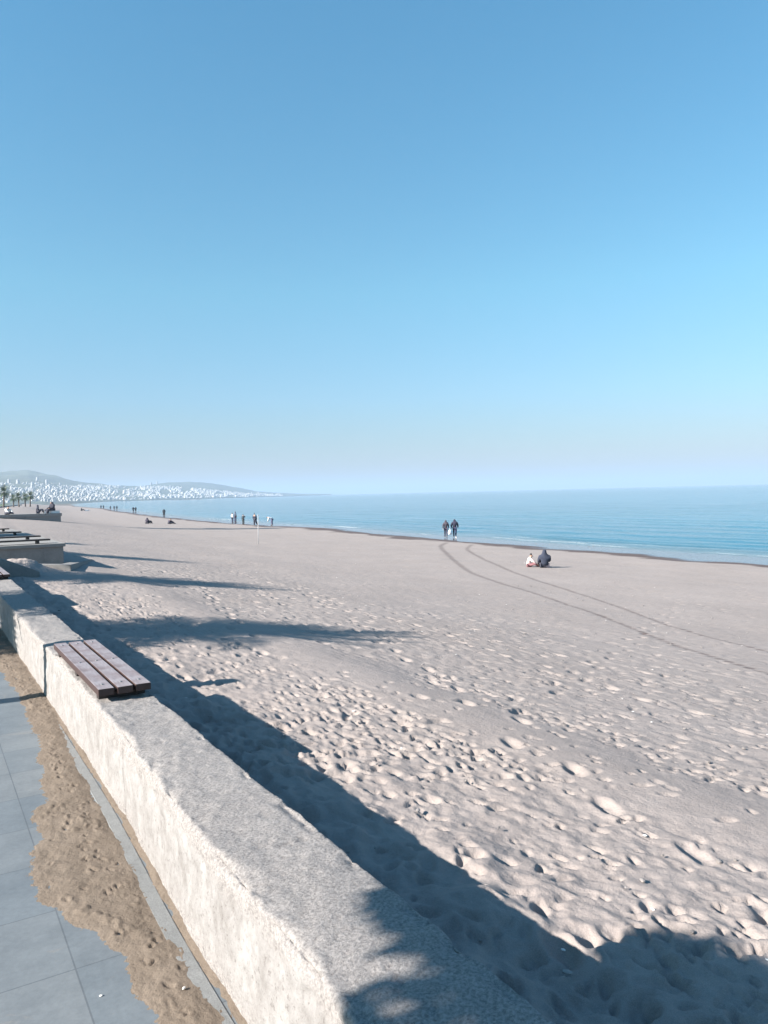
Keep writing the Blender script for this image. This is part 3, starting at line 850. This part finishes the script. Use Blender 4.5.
def pose_joints(pose):
    J = {'pelvis': (0, 0, .93), 'waist': (0, .01, 1.08), 'chest': (0, 0, 1.30), 'neck': (0, .01, 1.47), 'skull': (0, .03, 1.56), 'crown': (0, .02, 1.67)}
    for s, n in ((-1, 'l'), (1, 'r')):
        J['hip' + n] = (s * .09, 0, .88); J['knee' + n] = (s * .10, .02, .48); J['ank' + n] = (s * .10, -.02, .09); J['toe' + n] = (s * .12, .16, .04)
        J['sho' + n] = (s * .18, -.01, 1.38); J['elb' + n] = (s * .25, -.03, 1.12); J['wri' + n] = (s * .26, .05, .88); J['han' + n] = (s * .26, .08, .80)
    def up(**k): J.update(k)
    if pose == 'walk':
        up(kneel=(-.09, .16, .50), ankl=(-.09, .26, .10), toel=(-.10, .42, .07), kneer=(.09, -.06, .47), ankr=(.09, -.32, .14), toer=(.10, -.20, .05),
           elbl=(-.26, -.12, 1.13), wril=(-.26, -.10, .89), hanl=(-.26, -.08, .81), elbr=(.26, .04, 1.12), wrir=(.26, .20, .92), hanr=(.26, .24, .84))
    elif pose == 'sit':                                              # on the ground, knees drawn up
        up(pelvis=(0, 0, .13), waist=(0, 0, .30), chest=(0, .02, .48), neck=(0, .04, .66), skull=(0, .06, .76), crown=(0, .05, .89))
        for s, n in ((-1, 'l'), (1, 'r')):
            J['hip' + n] = (s * .10, .04, .13); J['knee' + n] = (s * .15, .40, .46); J['ank' + n] = (s * .13, .56, .08); J['toe' + n] = (s * .15, .72, .05)
            J['sho' + n] = (s * .20, .02, .55); J['elb' + n] = (s * .22, .12, .33); J['wri' + n] = (s * .15, .36, .36); J['han' + n] = (s * .08, .42, .38)
    elif pose == 'play':                                             # child on the ground reaching into the sand
        up(pelvis=(0, 0, .13), waist=(0, .03, .28), chest=(0, .08, .46), neck=(0, .14, .60), skull=(0, .18, .68), crown=(0, .19, .80))
        for s, n in ((-1, 'l'), (1, 'r')):
            J['hip' + n] = (s * .10, .04, .13); J['knee' + n] = (s * .22, .36, .22); J['ank' + n] = (s * .10, .58, .08); J['toe' + n] = (s * .14, .72, .06)
            J['sho' + n] = (s * .17, .09, .53); J['elb' + n] = (s * .22, .28, .36); J['wri' + n] = (s * .16, .48, .22); J['han' + n] = (s * .15, .54, .15)
    elif pose == 'seat':                                             # on a raised edge
        up(pelvis=(0, 0, .10), waist=(0, .01, .25), chest=(0, .03, .47), neck=(0, .06, .64), skull=(0, .09, .73), crown=(0, .08, .84))
        for s, n in ((-1, 'l'), (1, 'r')):
            J['hip' + n] = (s * .09, .04, .10); J['knee' + n] = (s * .11, .44, .12); J['ank' + n] = (s * .11, .46, -.28); J['toe' + n] = (s * .12, .62, -.33)
            J['sho' + n] = (s * .18, .03, .55); J['elb' + n] = (s * .24, .10, .30); J['wri' + n] = (s * .15, .34, .22); J['han' + n] = (s * .12, .41, .21)
    elif pose == 'bend':
        up(waist=(0, .08, 1.03), chest=(0, .27, 1.14), neck=(0, .44, 1.17), skull=(0, .53, 1.13), crown=(0, .64, 1.12))
        for s, n in ((-1, 'l'), (1, 'r')):
            J['sho' + n] = (s * .17, .36, 1.14); J['elb' + n] = (s * .20, .42, .86); J['wri' + n] = (s * .15, .50, .62); J['han' + n] = (s * .14, .52, .54)
            J['knee' + n] = (s * .11, .06, .48)
    elif pose == 'shade':                                            # hand raised to the face
        up(elbr=(.30, .12, 1.20), wrir=(.18, .22, 1.42), hanr=(.12, .20, 1.50))
    elif pose == 'lean':
        up(kneer=(.10, .10, .49), ankr=(.14, .30, .10), toer=(.15, .46, .06), chest=(0, -.04, 1.30), neck=(0, -.05, 1.47), skull=(0, -.03, 1.56), crown=(0, -.04, 1.67))
    return J

def person(label, loc, heading, pose, top, legs, s=1.0, hood=False, hair=True, group=None, shoes=(.03, .03, .035), build=1.0, fingers=True, coat=False):
    J = pose_joints(pose)
    R = {'pelvis': (.135, .11), 'waist': (.12, .095), 'chest': (.15, .11), 'neck': .052, 'skull': (.078, .092), 'crown': (.062, .078)}
    for n in 'lr':
        R.update({'hip' + n: .085, 'knee' + n: .056, 'ank' + n: .038, 'toe' + n: .032, 'sho' + n: .062, 'elb' + n: .044, 'wri' + n: .029, 'han' + n: (.036, .022)})
    E = [('pelvis', 'waist'), ('waist', 'chest'), ('chest', 'neck'), ('neck', 'skull'), ('skull', 'crown')]
    for n in 'lr':
        E += [('pelvis', 'hip' + n), ('hip' + n, 'knee' + n), ('knee' + n, 'ank' + n), ('ank' + n, 'toe' + n), ('chest', 'sho' + n), ('sho' + n, 'elb' + n), ('elb' + n, 'wri' + n), ('wri' + n, 'han' + n)]
    jb, rb, eb = dict(J), dict(R), list(E)
    hd = (Vector(J['crown']) - Vector(J['neck'])).normalized()
    fw = Vector((0, 1, 0)); fw = (fw - hd * fw.dot(hd)).normalized()
    nose = Vector(J['skull']) + fw * .105 + hd * .012
    jb['nose'] = tuple(nose); rb['nose'] = .014; eb.append(('skull', 'nose'))
    if fingers:
        for n, sg in (('l', -1), ('r', 1)):
            w, h = Vector(J['wri' + n]), Vector(J['han' + n]); d = (h - w).normalized()
            sd = d.cross(Vector((1, 0, 0)));  sd = sd.normalized() if sd.length > .1 else Vector((0, 1, 0))
            for f, (off, ln) in enumerate([(-.027, .062), (-.009, .075), (.009, .070), (.027, .055)]):
                b = h + sd * off + d * .022; m_ = b + d * ln * .55; t = b + d * ln + Vector((-sg * .02, 0, 0))
                for nm, p, r in (('a', b, .0095), ('b', m_, .009), ('c', t, .0075)):
                    jb[f'f{n}{f}{nm}'] = tuple(p); rb[f'f{n}{f}{nm}'] = r
                eb += [('han' + n, f'f{n}{f}a'), (f'f{n}{f}a', f'f{n}{f}b'), (f'f{n}{f}b', f'f{n}{f}c')]
            b = h - sd * .045 - d * .012; t = b - sd * .018 + d * .032
            jb['t' + n + 'a'] = tuple(b); rb['t' + n + 'a'] = .011; jb['t' + n + 'b'] = tuple(t); rb['t' + n + 'b'] = .009
            eb += [('han' + n, 't' + n + 'a'), ('t' + n + 'a', 't' + n + 'b')]
    body = skin_obj('person', jb, eb, rb, M['skin'], None)
    body.location = loc; body.rotation_euler = (0, 0, -math.radians(heading)); body.scale = (s * build, s * build, s)
    tag(body, label, 'person', group)
    def grow(keys, g, over=None):
        o = {}
        for k in keys:
            r = R[k]; o[k] = tuple(x + g for x in r) if hasattr(r, '__len__') else r + g
        if over: o.update(over)
        return o
    tk = ['chest', 'waist', 'pelvis', 'shol', 'shor', 'elbl', 'elbr', 'wril', 'wrir']
    te = [('chest', 'waist'), ('waist', 'pelvis')] + [(a + n, b + n) for n in 'lr' for a, b in (('sho', 'elb'), ('elb', 'wri'))] + [('chest', 'sho' + n) for n in 'lr']
    jt = {k: J[k] for k in tk}
    rt = grow(tk, .036, {'wril': .05, 'wrir': .05, 'pelvis': (.18, .16), 'chest': (.19, .16)})
    if coat:
        jt['hem'] = tuple(Vector(J['pelvis']) + Vector((0, 0, -.22))); rt['hem'] = (.175, .15); te.append(('pelvis', 'hem'))
    if hood:
        jt['hood'] = tuple(Vector(J['neck']) + hd * .02); jt['hoodtop'] = tuple(Vector(J['crown']) + hd * .02 - fw * .035)
        rt['hood'] = (.115, .11); rt['hoodtop'] = (.082, .09); te += [('chest', 'hood'), ('hood', 'hoodtop')]
    skin_obj('jacket', jt, te, rt, cloth(top), body)
    lk = ['pelvis'] + [a + n for n in 'lr' for a in ('hip', 'knee', 'ank')]
    le = [('pelvis', 'hip' + n) for n in 'lr'] + [(a + n, b + n) for n in 'lr' for a, b in (('hip', 'knee'), ('knee', 'ank'))]
    skin_obj('trousers', {k: J[k] for k in lk}, le, grow(lk, .020 if fingers else .06, {'pelvis': (.15, .13)}), cloth(legs), body)
    for n in 'lr':
        a = Vector(J['ank' + n]); t = Vector(J['toe' + n]); h = a + (a - t) * .25; h.z = min(a.z, t.z) + .02
        skin_obj('shoe', {'heel': tuple(h), 'toe': tuple(t + (t - h) * .1), 'a': tuple(a)}, [('heel', 'toe'), ('heel', 'a')], {'heel': .045, 'toe': .042, 'a': .046}, cloth(shoes), body)
    if hair and not hood:
        c = Vector(J['crown']); k = Vector(J['skull'])
        skin_obj('hair', {'a': tuple(k - fw * .045 - hd * .01), 'b': tuple(c - fw * .022 + hd * .012), 'c': tuple(c + fw * .035 + hd * .008)}, [('a', 'b'), ('b', 'c')],
                 {'a': (.082, .075), 'b': (.078, .08), 'c': (.06, .05)}, M['hair'], body)
    return body

def gz(x, y): return float(land_z(np.array(float(x)), np.array(float(y))))

def build_people():
    navy, black, grey, white = (.022, .026, .045), (.014, .014, .02), (.14, .14, .15), (.72, .70, .70)
    # couple walking away at the water's edge
    zc = gz(41.2, 57.2) 
    cpl = 'couple walking at the water edge'
    person('person in dark hooded jacket carrying a white bag, left of the walking pair', (40.9, 57.0, max(gz(40.9, 57.0), SEA_Z) + .0), 35, 'walk', (.055, .045, .06), (.03, .022, .045), .96, hood=True, group=cpl)
    person('taller person in navy jacket with pale shoes, right of the walking pair', (41.75, 56.8, max(gz(41.75, 56.8), SEA_Z)), 38, 'walk', (.022, .022, .045), (.018, .022, .06), 1.0, hood=True, group=cpl, shoes=(.6, .58, .56), build=1.12)
    # adult and child on the sand
    person('person in navy hooded jacket sitting on the sand, seen from behind', (25.3, 27.3, gz(25.3, 27.3) - .02), 30, 'sit', (.026, .032, .055), (.03, .03, .045), 1.0, hood=True, build=1.12)
    person('small child in pale pink top sitting on the sand beside the hooded person', (24.98, 28.1, gz(24.98, 28.1) - .01), 125, 'play', (.74, .58, .56), (.22, .10, .11), .80, build=1.0)
    # two seated on the sand farther off
    person('person in dark coat sitting alone where the long thin shadow crosses the sand', (29.3, 117.7, gz(29.3, 117.7) - .02), 60, 'sit', (.025, .02, .035), (.02, .02, .03), 1.0, hood=True, build=1.35, fingers=False)
    person('person in dark clothes sitting low on the sand, beside the coated sitter', (32.2, 116.2, gz(32.2, 116.2) - .02), 80, 'play', (.025, .022, .04), (.02, .02, .035), 1.0, build=1.4, fingers=False)
    # group at the shore left of the pole
    g = 'people standing along the shore left of the pole'
    def shore(px, py, lab, h, pose, top, legs, s=1.0, **k):
        person(lab, (px, py, max(gz(px, py), SEA_Z - .05)), h, pose, top, legs, s, group=g, fingers=False, **k)
    shore(43.0, 118.5, 'person in white top and dark trousers, leftmost of the shore group', 90, 'stand', (.75, .75, .75), (.03, .035, .07), .93, build=1.15)
    shore(44.4, 121.0, 'tall person in grey-blue jacket just behind the white topped one', 80, 'stand', (.07, .09, .13), (.04, .05, .09), 1.06, hood=True, build=1.15)
    shore(39.9, 105.5, 'slim person in dark clothes standing alone in the middle of the shore group', 70, 'shade', (.03, .04, .05), (.03, .04, .045), .92)
    shore(40.9, 103.5, 'tall person in dark jacket with one leg forward, nearest the white pole', 60, 'lean', (.03, .035, .06), (.04, .045, .07), 1.0, build=1.15)
    shore(42.9, 102.0, 'person in white top bending forward at the waterline right of the pole', 300, 'bend', (.62, .66, .70), (.10, .10, .17), .98, build=1.2)
    # far walkers along the waterline
    g2 = 'far walkers along the waterline'
    def far(d, px, lab, dx=0.0, s=1.0, pose='walk', top=black, legs=black, h=20):
        a = math.radians(31.1 + math.degrees(math.atan((px - 384) / 770)))
        x, y = d * math.tan(a), d
        person(lab, (x + dx, y, max(gz(x + dx, y), SEA_Z)), h, pose, top, legs, s, hood=True, group=g2, fingers=False, build=1.15, coat=True)
    far(185, 164, 'lone dark walker standing at the far waterline, right of the walking pairs', 0, 1.0, 'stand')
    far(262, 133.4, 'left one of the far dark pair nearest the lone walker', 0, 1.0)
    far(264, 135.2, 'right one of the far dark pair nearest the lone walker', .2, .97)
    far(330, 114.3, 'left figure of the dim pair in the middle of the far shoreline', 0, 1.0, top=(.05, .06, .08))
    far(332, 116.3, 'right figure of the dim pair in the middle of the far shoreline', .3, .98)
    far(345, 110.6, 'single blurred figure just left of the dim far pair', 0, .95, top=(.06, .07, .09))
    far(370, 101.2, 'left one of the most distant pair on the shoreline', 0, 1.0)
    far(372, 103.0, 'right one of the most distant pair on the shoreline', .3, 1.0)
    # two people on the sand near the distant platform, pale gear beside them
    a = math.radians(31.1 + math.degrees(math.atan((81.5 - 384) / 770))); y = 300.; x = y * math.tan(a)
    person('dark seated figure beside pale gear beyond the distant platform', (x, y, gz(x, y)), 90, 'sit', black, black, 1.15, hood=True, fingers=False, build=1.6)
    bm = bmesh.new(); add_box(bm, (0, 0, .17), (1.3, .5, .30), .06); add_box(bm, (.2, 0, .36), (.7, .4, .1), .03); add_box(bm, (.9, .1, .12), (.45, .4, .22), .05)
    o = link('beach_bag', bm_mesh('beach_bag', bm), M['plastic']); o.location = (x + 1.7, y, gz(x + 1.7, y)); tag(o, 'pale beach bag lying beside the dark seated figure far off', 'bag')
    # sitters on the distant platform
    gp = 'people sitting on the distant platform'
    person('person in white top sitting on the left part of the distant platform', (7.7, 87.55, .36), 150, 'play', (.74, .72, .68), (.05, .05, .07), 1.0, group=gp, fingers=False, build=1.2)
    person('person in dark clothes sitting on the platform, left of the couple at its end', (10.55, 87.6, .36), 100, 'sit', (.06, .06, .08), (.05, .05, .07), 1.02, hood=True, group=gp, fingers=False, build=1.1)
    person('person in black jacket sitting on the white boxes at the platform end', (12.05, 87.5, .62), 250, 'seat', (.025, .025, .04), (.03, .03, .045), 1.08, hood=True, group=gp, fingers=False, build=1.4)
    for k, (x, sx, lab) in enumerate([(11.45, .55, 'white box seat on the distant platform, left of the two'), (12.25, .85, 'white box seat under the person in black')]):
        root = empty('box_seat', (x, 87.5, .34)); tag(root, lab, 'box', 'white boxes on the distant platform')
        bm = bmesh.new(); add_box(bm, (0, 0, .11), (sx, .55, .22), .015); link('box', bm_mesh('box', bm), M['foam_board'], root)
        bm = bmesh.new(); add_box(bm, (0, 0, .245), (sx + .05, .6, .044), .012); link('lid', bm_mesh('lid', bm), M['foam_board'], root)
    flush()
    # white carrier bag between the couple
    bm = bmesh.new()
    pts = [(0, 0, 0), (0, 0, .02), (0, 0, .16), (0, 0, .30), (0, 0, .36)]
    add_tube(bm, pts, [.10, .15, .17, .10, .04], 12)
    add_tube(bm, [(-.03, 0, .34), (-.03, 0, .44), (0, 0, .50), (.03, 0, .44), (.03, 0, .34)], [.01, .012, .014, .012, .01], 6)
    bmesh.ops.scale(bm, vec=(1.25, .8, 1.25), verts=bm.verts)
    o = link('carrier_bag', bm_mesh('carrier_bag', bm, True), M['plastic'])
    o.location = (41.12, 56.65, max(gz(41.2, 57), SEA_Z) + .30); tag(o, 'white plastic bag hanging from the hand of the left walker', 'bag')

# ------------------------------------------------------------------ far shore, city
def col_heading(px): return math.radians(31.1) + np.arctan((np.asarray(px, float) - 384) / 770)
KX = np.array([-700, -300, -60, 0, 18, 30, 45, 60, 75, 90, 110, 140, 150, 190, 215, 240, 256, 272, 300, 330], float)
KR = np.array([27, 28, 27.0, 27.4, 28.0, 28.4, 26.0, 22.2, 17.8, 15.6, 14.4, 13.5, 14.5, 16.5, 14.0, 9.4, 5.0, 3.4, 1.6, .6], float)   # ridge above the eye line, pixels
KD = np.array([1500, 1500, 1480, 1500, 1560, 1620, 1680, 1760, 1850, 1950, 2080, 2280, 2330, 2640, 2900, 3250, 3600, 3900, 4500, 5200], float)
KW = np.array([1700, 1700, 1700, 1700, 1700, 1650, 1600, 1500, 1400, 1300, 1250, 1250, 1250, 1300, 1200, 1000, 800, 600, 450, 350], float)
def far_z(px, t):
    d = np.interp(px, KX, KD) + np.interp(px, KX, KW) * t
    hr = np.interp(px, KX, KR) * (np.interp(px, KX, KD) + np.interp(px, KX, KW)) / 790 + 1.6
    base = SEA_Z + 3.0
    up = base + (hr - base) * np.where(t < 1, sstep(-.55, 1.06, np.minimum(t, 1)) * 1.32 - .32 * 1.0 + .0, 1)
    up = base + (hr - base) * np.clip(np.minimum(t, 1), 0, 1) ** 1.25
    z = np.where(t < 1, up, hr - (hr - base) * sstep(1, 2.2, t))
    return d, z

def build_far():
    pxs = np.concatenate([np.linspace(-700, -60, 30), np.linspace(-55, 332, 200)])
    ts = np.concatenate([[-.03, -.01], np.linspace(0, 1.1, 50), np.linspace(1.15, 2.2, 12)])
    P, T = np.meshgrid(pxs, ts, indexing='ij')
    d, z = far_z(P, T)
    a = col_heading(P)
    X, Y = d * np.sin(a), d * np.cos(a)
    amp = np.interp(P, KX, KR) / 32
    z = z + sstep(.1, .8, T) * amp * 9 * fbm(X / 260, Y / 260, 4, 2) + sstep(.35, .9, T) * amp * 3 * vnoise(X / 35, Y / 35, 4)
    z = np.where(T < 0, SEA_Z - 2 + 3 * (T > -.02), z)
    me = mesh_np('far_hills', np.stack([X, Y, z], -1).reshape(-1, 3), grid_faces(len(pxs), len(ts)))
    tag(link('far_hills', me, M['scrub']), kind='structure')
    # low rocky point reaching into the bay
    pts = []
    for k in range(40):
        px = 168 + 40 * k / 39; dd = 1750 + 10 * math.sin(k); aa = float(col_heading(px)); pts.append((dd * math.sin(aa), dd * math.cos(aa)))
    bm = bmesh.new()
    for k, (x, y) in enumerate(pts):
        if 178 < 168 + k < 212 or True:
            r = random.uniform(2.0, 3.4) * math.sin(math.pi * (k + 1) / 42) ** .4
            bmesh.ops.create_icosphere(bm, subdivisions=1, radius=r, matrix=Matrix.Translation((x, y, SEA_Z - .6)) @ Matrix.Diagonal((2.4, 2.4, random.uniform(.4, .7), 1)))
    tag(link('breakwater', bm_mesh('breakwater', bm), M['rock']), 'thin dark rock breakwater low on the water before the far city', 'breakwater')

def block_mesh(w, d, h, kind, seed):
    r = random.Random(seed); bm = bmesh.new()
    add_box(bm, (0, 0, h / 2), (w, d, h))
    add_box(bm, (0, 0, h + .35), (w + .5, d + .5, .7))
    add_box(bm, (w * .18, 0, h + 2.0), (w * .28, d * .4, 2.6))
    if kind == 1: add_box(bm, (w * .62, d * .1, h * .36), (w * .5, d * .8, h * .72))
    if kind == 2:
        for k in range(1, int(h / 3)): add_box(bm, (0, -d / 2 - .55, k * 3), (w * .7, 1.1, .9))
    if kind == 3: add_box(bm, (-w * .58, 0, h * .3), (w * .4, d * 1.1, h * .6)); add_box(bm, (0, 0, h + 3.4), (w * .4, d * .4, 2.4))
    return bm_mesh('apartment_block', bm)

def build_city():
    var = [block_mesh(w, d, h, k % 4, k) for k, (w, d, h) in enumerate([(9, 8, 9), (11, 9, 12), (8, 8, 15), (13, 9, 11), (10, 9, 17), (8, 9, 12), (14, 10, 8), (9, 10, 14)])]
    for i, m in enumerate(var): m.materials.append(FAC[(0, 2, 0, 1, 0, 2, 1, 0)[i]])
    def place(px, t, lab, mesh, s=1.0, grp='white apartment blocks of the far city', nm='apartment_block'):
        d, z = far_z(np.array(px), np.array(t)); a = float(col_heading(px))
        o = bpy.data.objects.new(nm, mesh); C.objects.link(o)
        o.location = (float(d) * math.sin(a), float(d) * math.cos(a), float(z) - 1.0); o.rotation_euler = (0, 0, random.uniform(-.5, .5) + .5); o.scale = (s, s, s * (.78 if nm == 'apartment_block' else 1))
        tag(o, lab, 'building', grp)
    def sample():
        while True:
            px = random.uniform(-4, 285)
            tmax = np.interp(px, [-4, 30, 60, 80, 100, 140, 200, 240, 260, 285], [.55, .55, .62, .78, .92, .88, .55, .42, .5, .5])
            t = random.random() ** .8 * tmax
            dens = np.interp(px, [-4, 20, 60, 90, 170, 230, 262, 285], [.45, .5, .75, 1, .95, .8, .45, .25])
            if random.random() < dens and float(vnoise(np.array(px / 11.), np.array(t * 7), 9)) > -.55 + .3 * t: return px, t
    near = sorted([sample() for _ in range(2300)], key=lambda q: float(far_z(np.array(q[0]), np.array(q[1]))[0]))
    for px, t in near[:285]:
        place(px, t + .01, 'small pale apartment block among many on the far shore of the bay', random.choice(var), random.uniform(.36, .55))
    # the rest of the hillside reads as one mass
    bm = bmesh.new()
    for px, t in near[285:]:
        d, z = far_z(np.array(px), np.array(t)); a = float(col_heading(px)); k = 1.0 + float(d) / 9000
        k *= random.uniform(.34, .52); w, dd, h = random.uniform(7, 15) * k, random.uniform(7, 12) * k, random.choice([5, 6, 8, 9, 12]) * k
        rot = Matrix.Rotation(random.uniform(.2, .8), 4, 'Z'); x, y = float(d) * math.sin(a), float(d) * math.cos(a)
        for (ox, oy, sx, sy, sz) in ((0, 0, w, dd, h), (w * .15, 0, w * .3, dd * .4, h + 2.6)):
            r = bmesh.ops.create_cube(bm, size=1.0, matrix=Matrix.Translation((x, y, float(z) - 2)) @ rot @ Matrix.Translation((ox, oy, sz / 2)) @ Matrix.Diagonal((sx, sy, sz, 1)))
    cm_ = bm_mesh('distant_city', bm)
    for f_ in FAC: cm_.materials.append(f_)
    nb = len(cm_.polygons) // 12
    cm_.polygons.foreach_set('material_index', np.repeat(RNG.choice([0, 0, 1, 2, 2], nb), 12).astype(np.int32)[:len(cm_.polygons)])
    o = link('distant_city', cm_); tag(o, 'dense mass of white buildings covering the far hillside', 'city', kind='stuff')
    tw = [block_mesh(11, 10, 38, 3, 50), block_mesh(14, 10, 32, 2, 51), block_mesh(12, 10, 27, 1, 52)]
    for m in tw: m.materials.append(FAC[0])
    g = 'towers above the far city'
    for px, t, m, s, lab in [(38.5, .60, 0, 1.05, 'slim white tower standing highest in the far city, left of its twin'), (48, .56, 1, 1.15, 'broad white tower beside the highest slim one in the far city'),
                             (33.5, .40, 0, 1.0, 'white tower lower on the hill under the two highest'), (10, .55, 2, 1.1, 'white tower far left above the palms'), (19, .52, 2, 1.2, 'pale tower between the palms and the slim twin towers'),
                             (61, .62, 2, .8, 'short white tower right of the two highest on the slope'), (84.5, .35, 1, .8, 'white tower on the low slope where the hill falls away'),
                             (152, .93, 2, .95, 'left white block alone on the ridge crest'), (158, .96, 1, .9, 'right white block alone on the ridge crest'),
                             (253, .35, 1, 1.0, 'left white block of the pair at the end of the headland'), (259, .35, 1, 1.15, 'right white block of the pair at the end of the headland'), (273, .3, 2, .8, 'last white block toward the tip of the headland')]:
        place(px, t, lab, tw[m], s * .46, g, 'tower_block')

# ------------------------------------------------------------------ small things
def build_bits():
    for x, y, z, s, lab in [(.822, 3.14, .010, .006, 'small white pebble at the foot of the wall front'), (.684, 2.46, .012, .005, 'tiny white shell lying on the brown drifted sand, nearest the camera'), (.45, 2.585, .002, .004, 'white crumb on the slate paving beside the drifted sand')]:
        bm = bmesh.new(); bmesh.ops.create_icosphere(bm, subdivisions=2, radius=s)
        for v in bm.verts: v.co = Vector((v.co.x * 1.0, v.co.y * 1.5, v.co.z * .7)) * (1 + .22 * math.sin(v.co.x * 300 + v.co.y * 210))
        o = link('pebble', bm_mesh('pebble', bm, True), M['shell']); o.location = (x, y, z); o.rotation_euler = (0, 0, random.uniform(0, 3)); tag(o, lab, 'pebble')
    for mat, n, nm, lab, smax in ((M['shell'], 130, 'shell_scatter', 'pale shell bits strewn over the beach sand', .008), (M['pebble'], 650, 'pebble_scatter', 'small dark pebbles and twigs strewn over the beach sand', .013)):
        bm = bmesh.new()
        for _ in range(n):
            y = .8 + 45 * random.random() ** 2; x = random.uniform(1.5, 6 + y * .9)
            s = random.uniform(.004, smax) * (1 + math.hypot(x, y) / 45)
            bmesh.ops.create_icosphere(bm, subdivisions=1, radius=s, matrix=Matrix.Translation((x, y, gz(x, y) + .012)) @ Matrix.Rotation(random.uniform(0, 3), 4, 'Z') @ Matrix.Diagonal((1, random.uniform(1, 2.2), .55, 1)))
        tag(link(nm, bm_mesh(nm, bm), mat), lab, 'beach litter', kind='stuff')

# ------------------------------------------------------------------ light, air, camera
def build_light():
    w = bpy.data.worlds.new('World'); SC.world = w; w.use_nodes = True
    nt = w.node_tree; bg = nt.nodes['Background']
    sky = nt.nodes.new('ShaderNodeTexSky'); sky.sky_type = 'NISHITA'; sky.sun_disc = False
    sky.sun_elevation = math.radians(SUN_EL)
    az = math.radians(SHADOW_HEADING + 180)                         # towards the sun, clockwise from +Y
    sky.sun_rotation = az
    sky.altitude = 0; sky.air_density = 1.0; sky.dust_density = 0.6; sky.ozone_density = 1.6
    hs = nt.nodes.new('ShaderNodeHueSaturation'); hs.inputs['Saturation'].default_value = 1.0
    tc = nt.nodes.new('ShaderNodeTexCoord'); sp = nt.nodes.new('ShaderNodeSeparateXYZ'); nt.links.new(tc.outputs['Generated'], sp.inputs[0])
    tint = ramp(nt, sp.outputs[2], [(0.0, (.455, .40, .40)), (0.025, (.46, .415, .42)), (0.065, (.475, .525, .56)), (0.12, (.51, .665, .73)), (0.25, (.55, .89, .87)), (0.55, (.49, 1.01, 1.06)), (1.0, (.42, .85, 1.05))])
    mx = nt.nodes.new('ShaderNodeMix'); mx.data_type = 'RGBA'; mx.blend_type = 'MULTIPLY'; mx.inputs[0].default_value = 1.0
    nt.links.new(sky.outputs[0], hs.inputs['Color']); nt.links.new(hs.outputs[0], mx.inputs[6]); nt.links.new(tint, mx.inputs[7])
    nt.links.new(mx.outputs[2], bg.inputs[0])
    bg.inputs[1].default_value = 0.07
    L = bpy.data.lights.new('sun', 'SUN'); L.energy = 5.0; L.angle = math.radians(0.53); L.color = (1.0, 0.93, 0.85)
    o = bpy.data.objects.new('sun', L); C.objects.link(o)
    to = Vector((math.sin(az) * math.cos(math.radians(SUN_EL)), math.cos(az) * math.cos(math.radians(SUN_EL)), math.sin(math.radians(SUN_EL))))
    o.rotation_euler = to.to_track_quat('Z', 'Y').to_euler()
    # air
    m = bpy.data.materials.new('haze'); m.use_nodes = True; nt = m.node_tree
    nt.nodes.remove(nt.nodes['Principled BSDF'])
    v = nt.nodes.new('ShaderNodeVolumePrincipled'); v.inputs['Color'].default_value = (0.43, 0.545, 0.69, 1); v.inputs['Density'].default_value = HAZE
    v.inputs['Anisotropy'].default_value = 0.0
    nt.links.new(v.outputs[0], nt.nodes['Material Output'].inputs['Volume'])
    bm = bmesh.new(); add_box(bm, (8500, 8500, 80), (36200, 36200, 180))
    tag(link('haze', bm_mesh('haze', bm), m), kind='stuff')

HAZE = 2.4e-4
def build_camera():
    y, p, r = math.radians(31.1), math.radians(-1.4), math.radians(1.4)
    fw = Vector((math.sin(y) * math.cos(p), math.cos(y) * math.cos(p), math.sin(p)))
    rt = Vector((math.cos(y), -math.sin(y), 0)); up = rt.cross(fw)
    rt2 = rt * math.cos(r) - up * math.sin(r); up2 = up * math.cos(r) + rt * math.sin(r)
    cd = bpy.data.cameras.new('camera'); cd.sensor_fit = 'VERTICAL'; cd.sensor_height = 36; cd.sensor_width = 27; cd.lens = 770 / 1024 * 36
    cd.clip_start = 0.05; cd.clip_end = 80000
    o = bpy.data.objects.new('camera', cd); C.objects.link(o)
    m = Matrix((rt2, up2, -fw)).transposed().to_4x4(); m.translation = (0, 0, 1.6)
    o.matrix_world = m; SC.camera = o

build_people()
build_beach(); build_sea(); build_promenade(); build_drift(); build_wall()
make_bench((1.003, 5.52, .42), 'weathered wooden slatted seat on the sea wall, nearest the camera')
make_bench((1.003, 13.9, .42), 'next slatted seat farther along the sea wall, at the left edge of the photo')
build_steps(); build_platforms(); build_palms(); build_shadow_trees(); build_posts(); build_far(); build_city(); build_bits()
build_light(); build_camera()

vs = SC.view_settings
SC.display_settings.display_device = 'sRGB'
vs.view_transform = 'Standard'; vs.look = 'None'; vs.gamma = 1; vs.use_curve_mapping = False; vs.exposure = 1.6
cy = SC.cycles
cy.use_denoising = True
cy.max_bounces = 6; cy.diffuse_bounces = 3; cy.glossy_bounces = 3; cy.volume_bounces = 1; cy.transparent_max_bounces = 8
cy.sample_clamp_indirect = 6
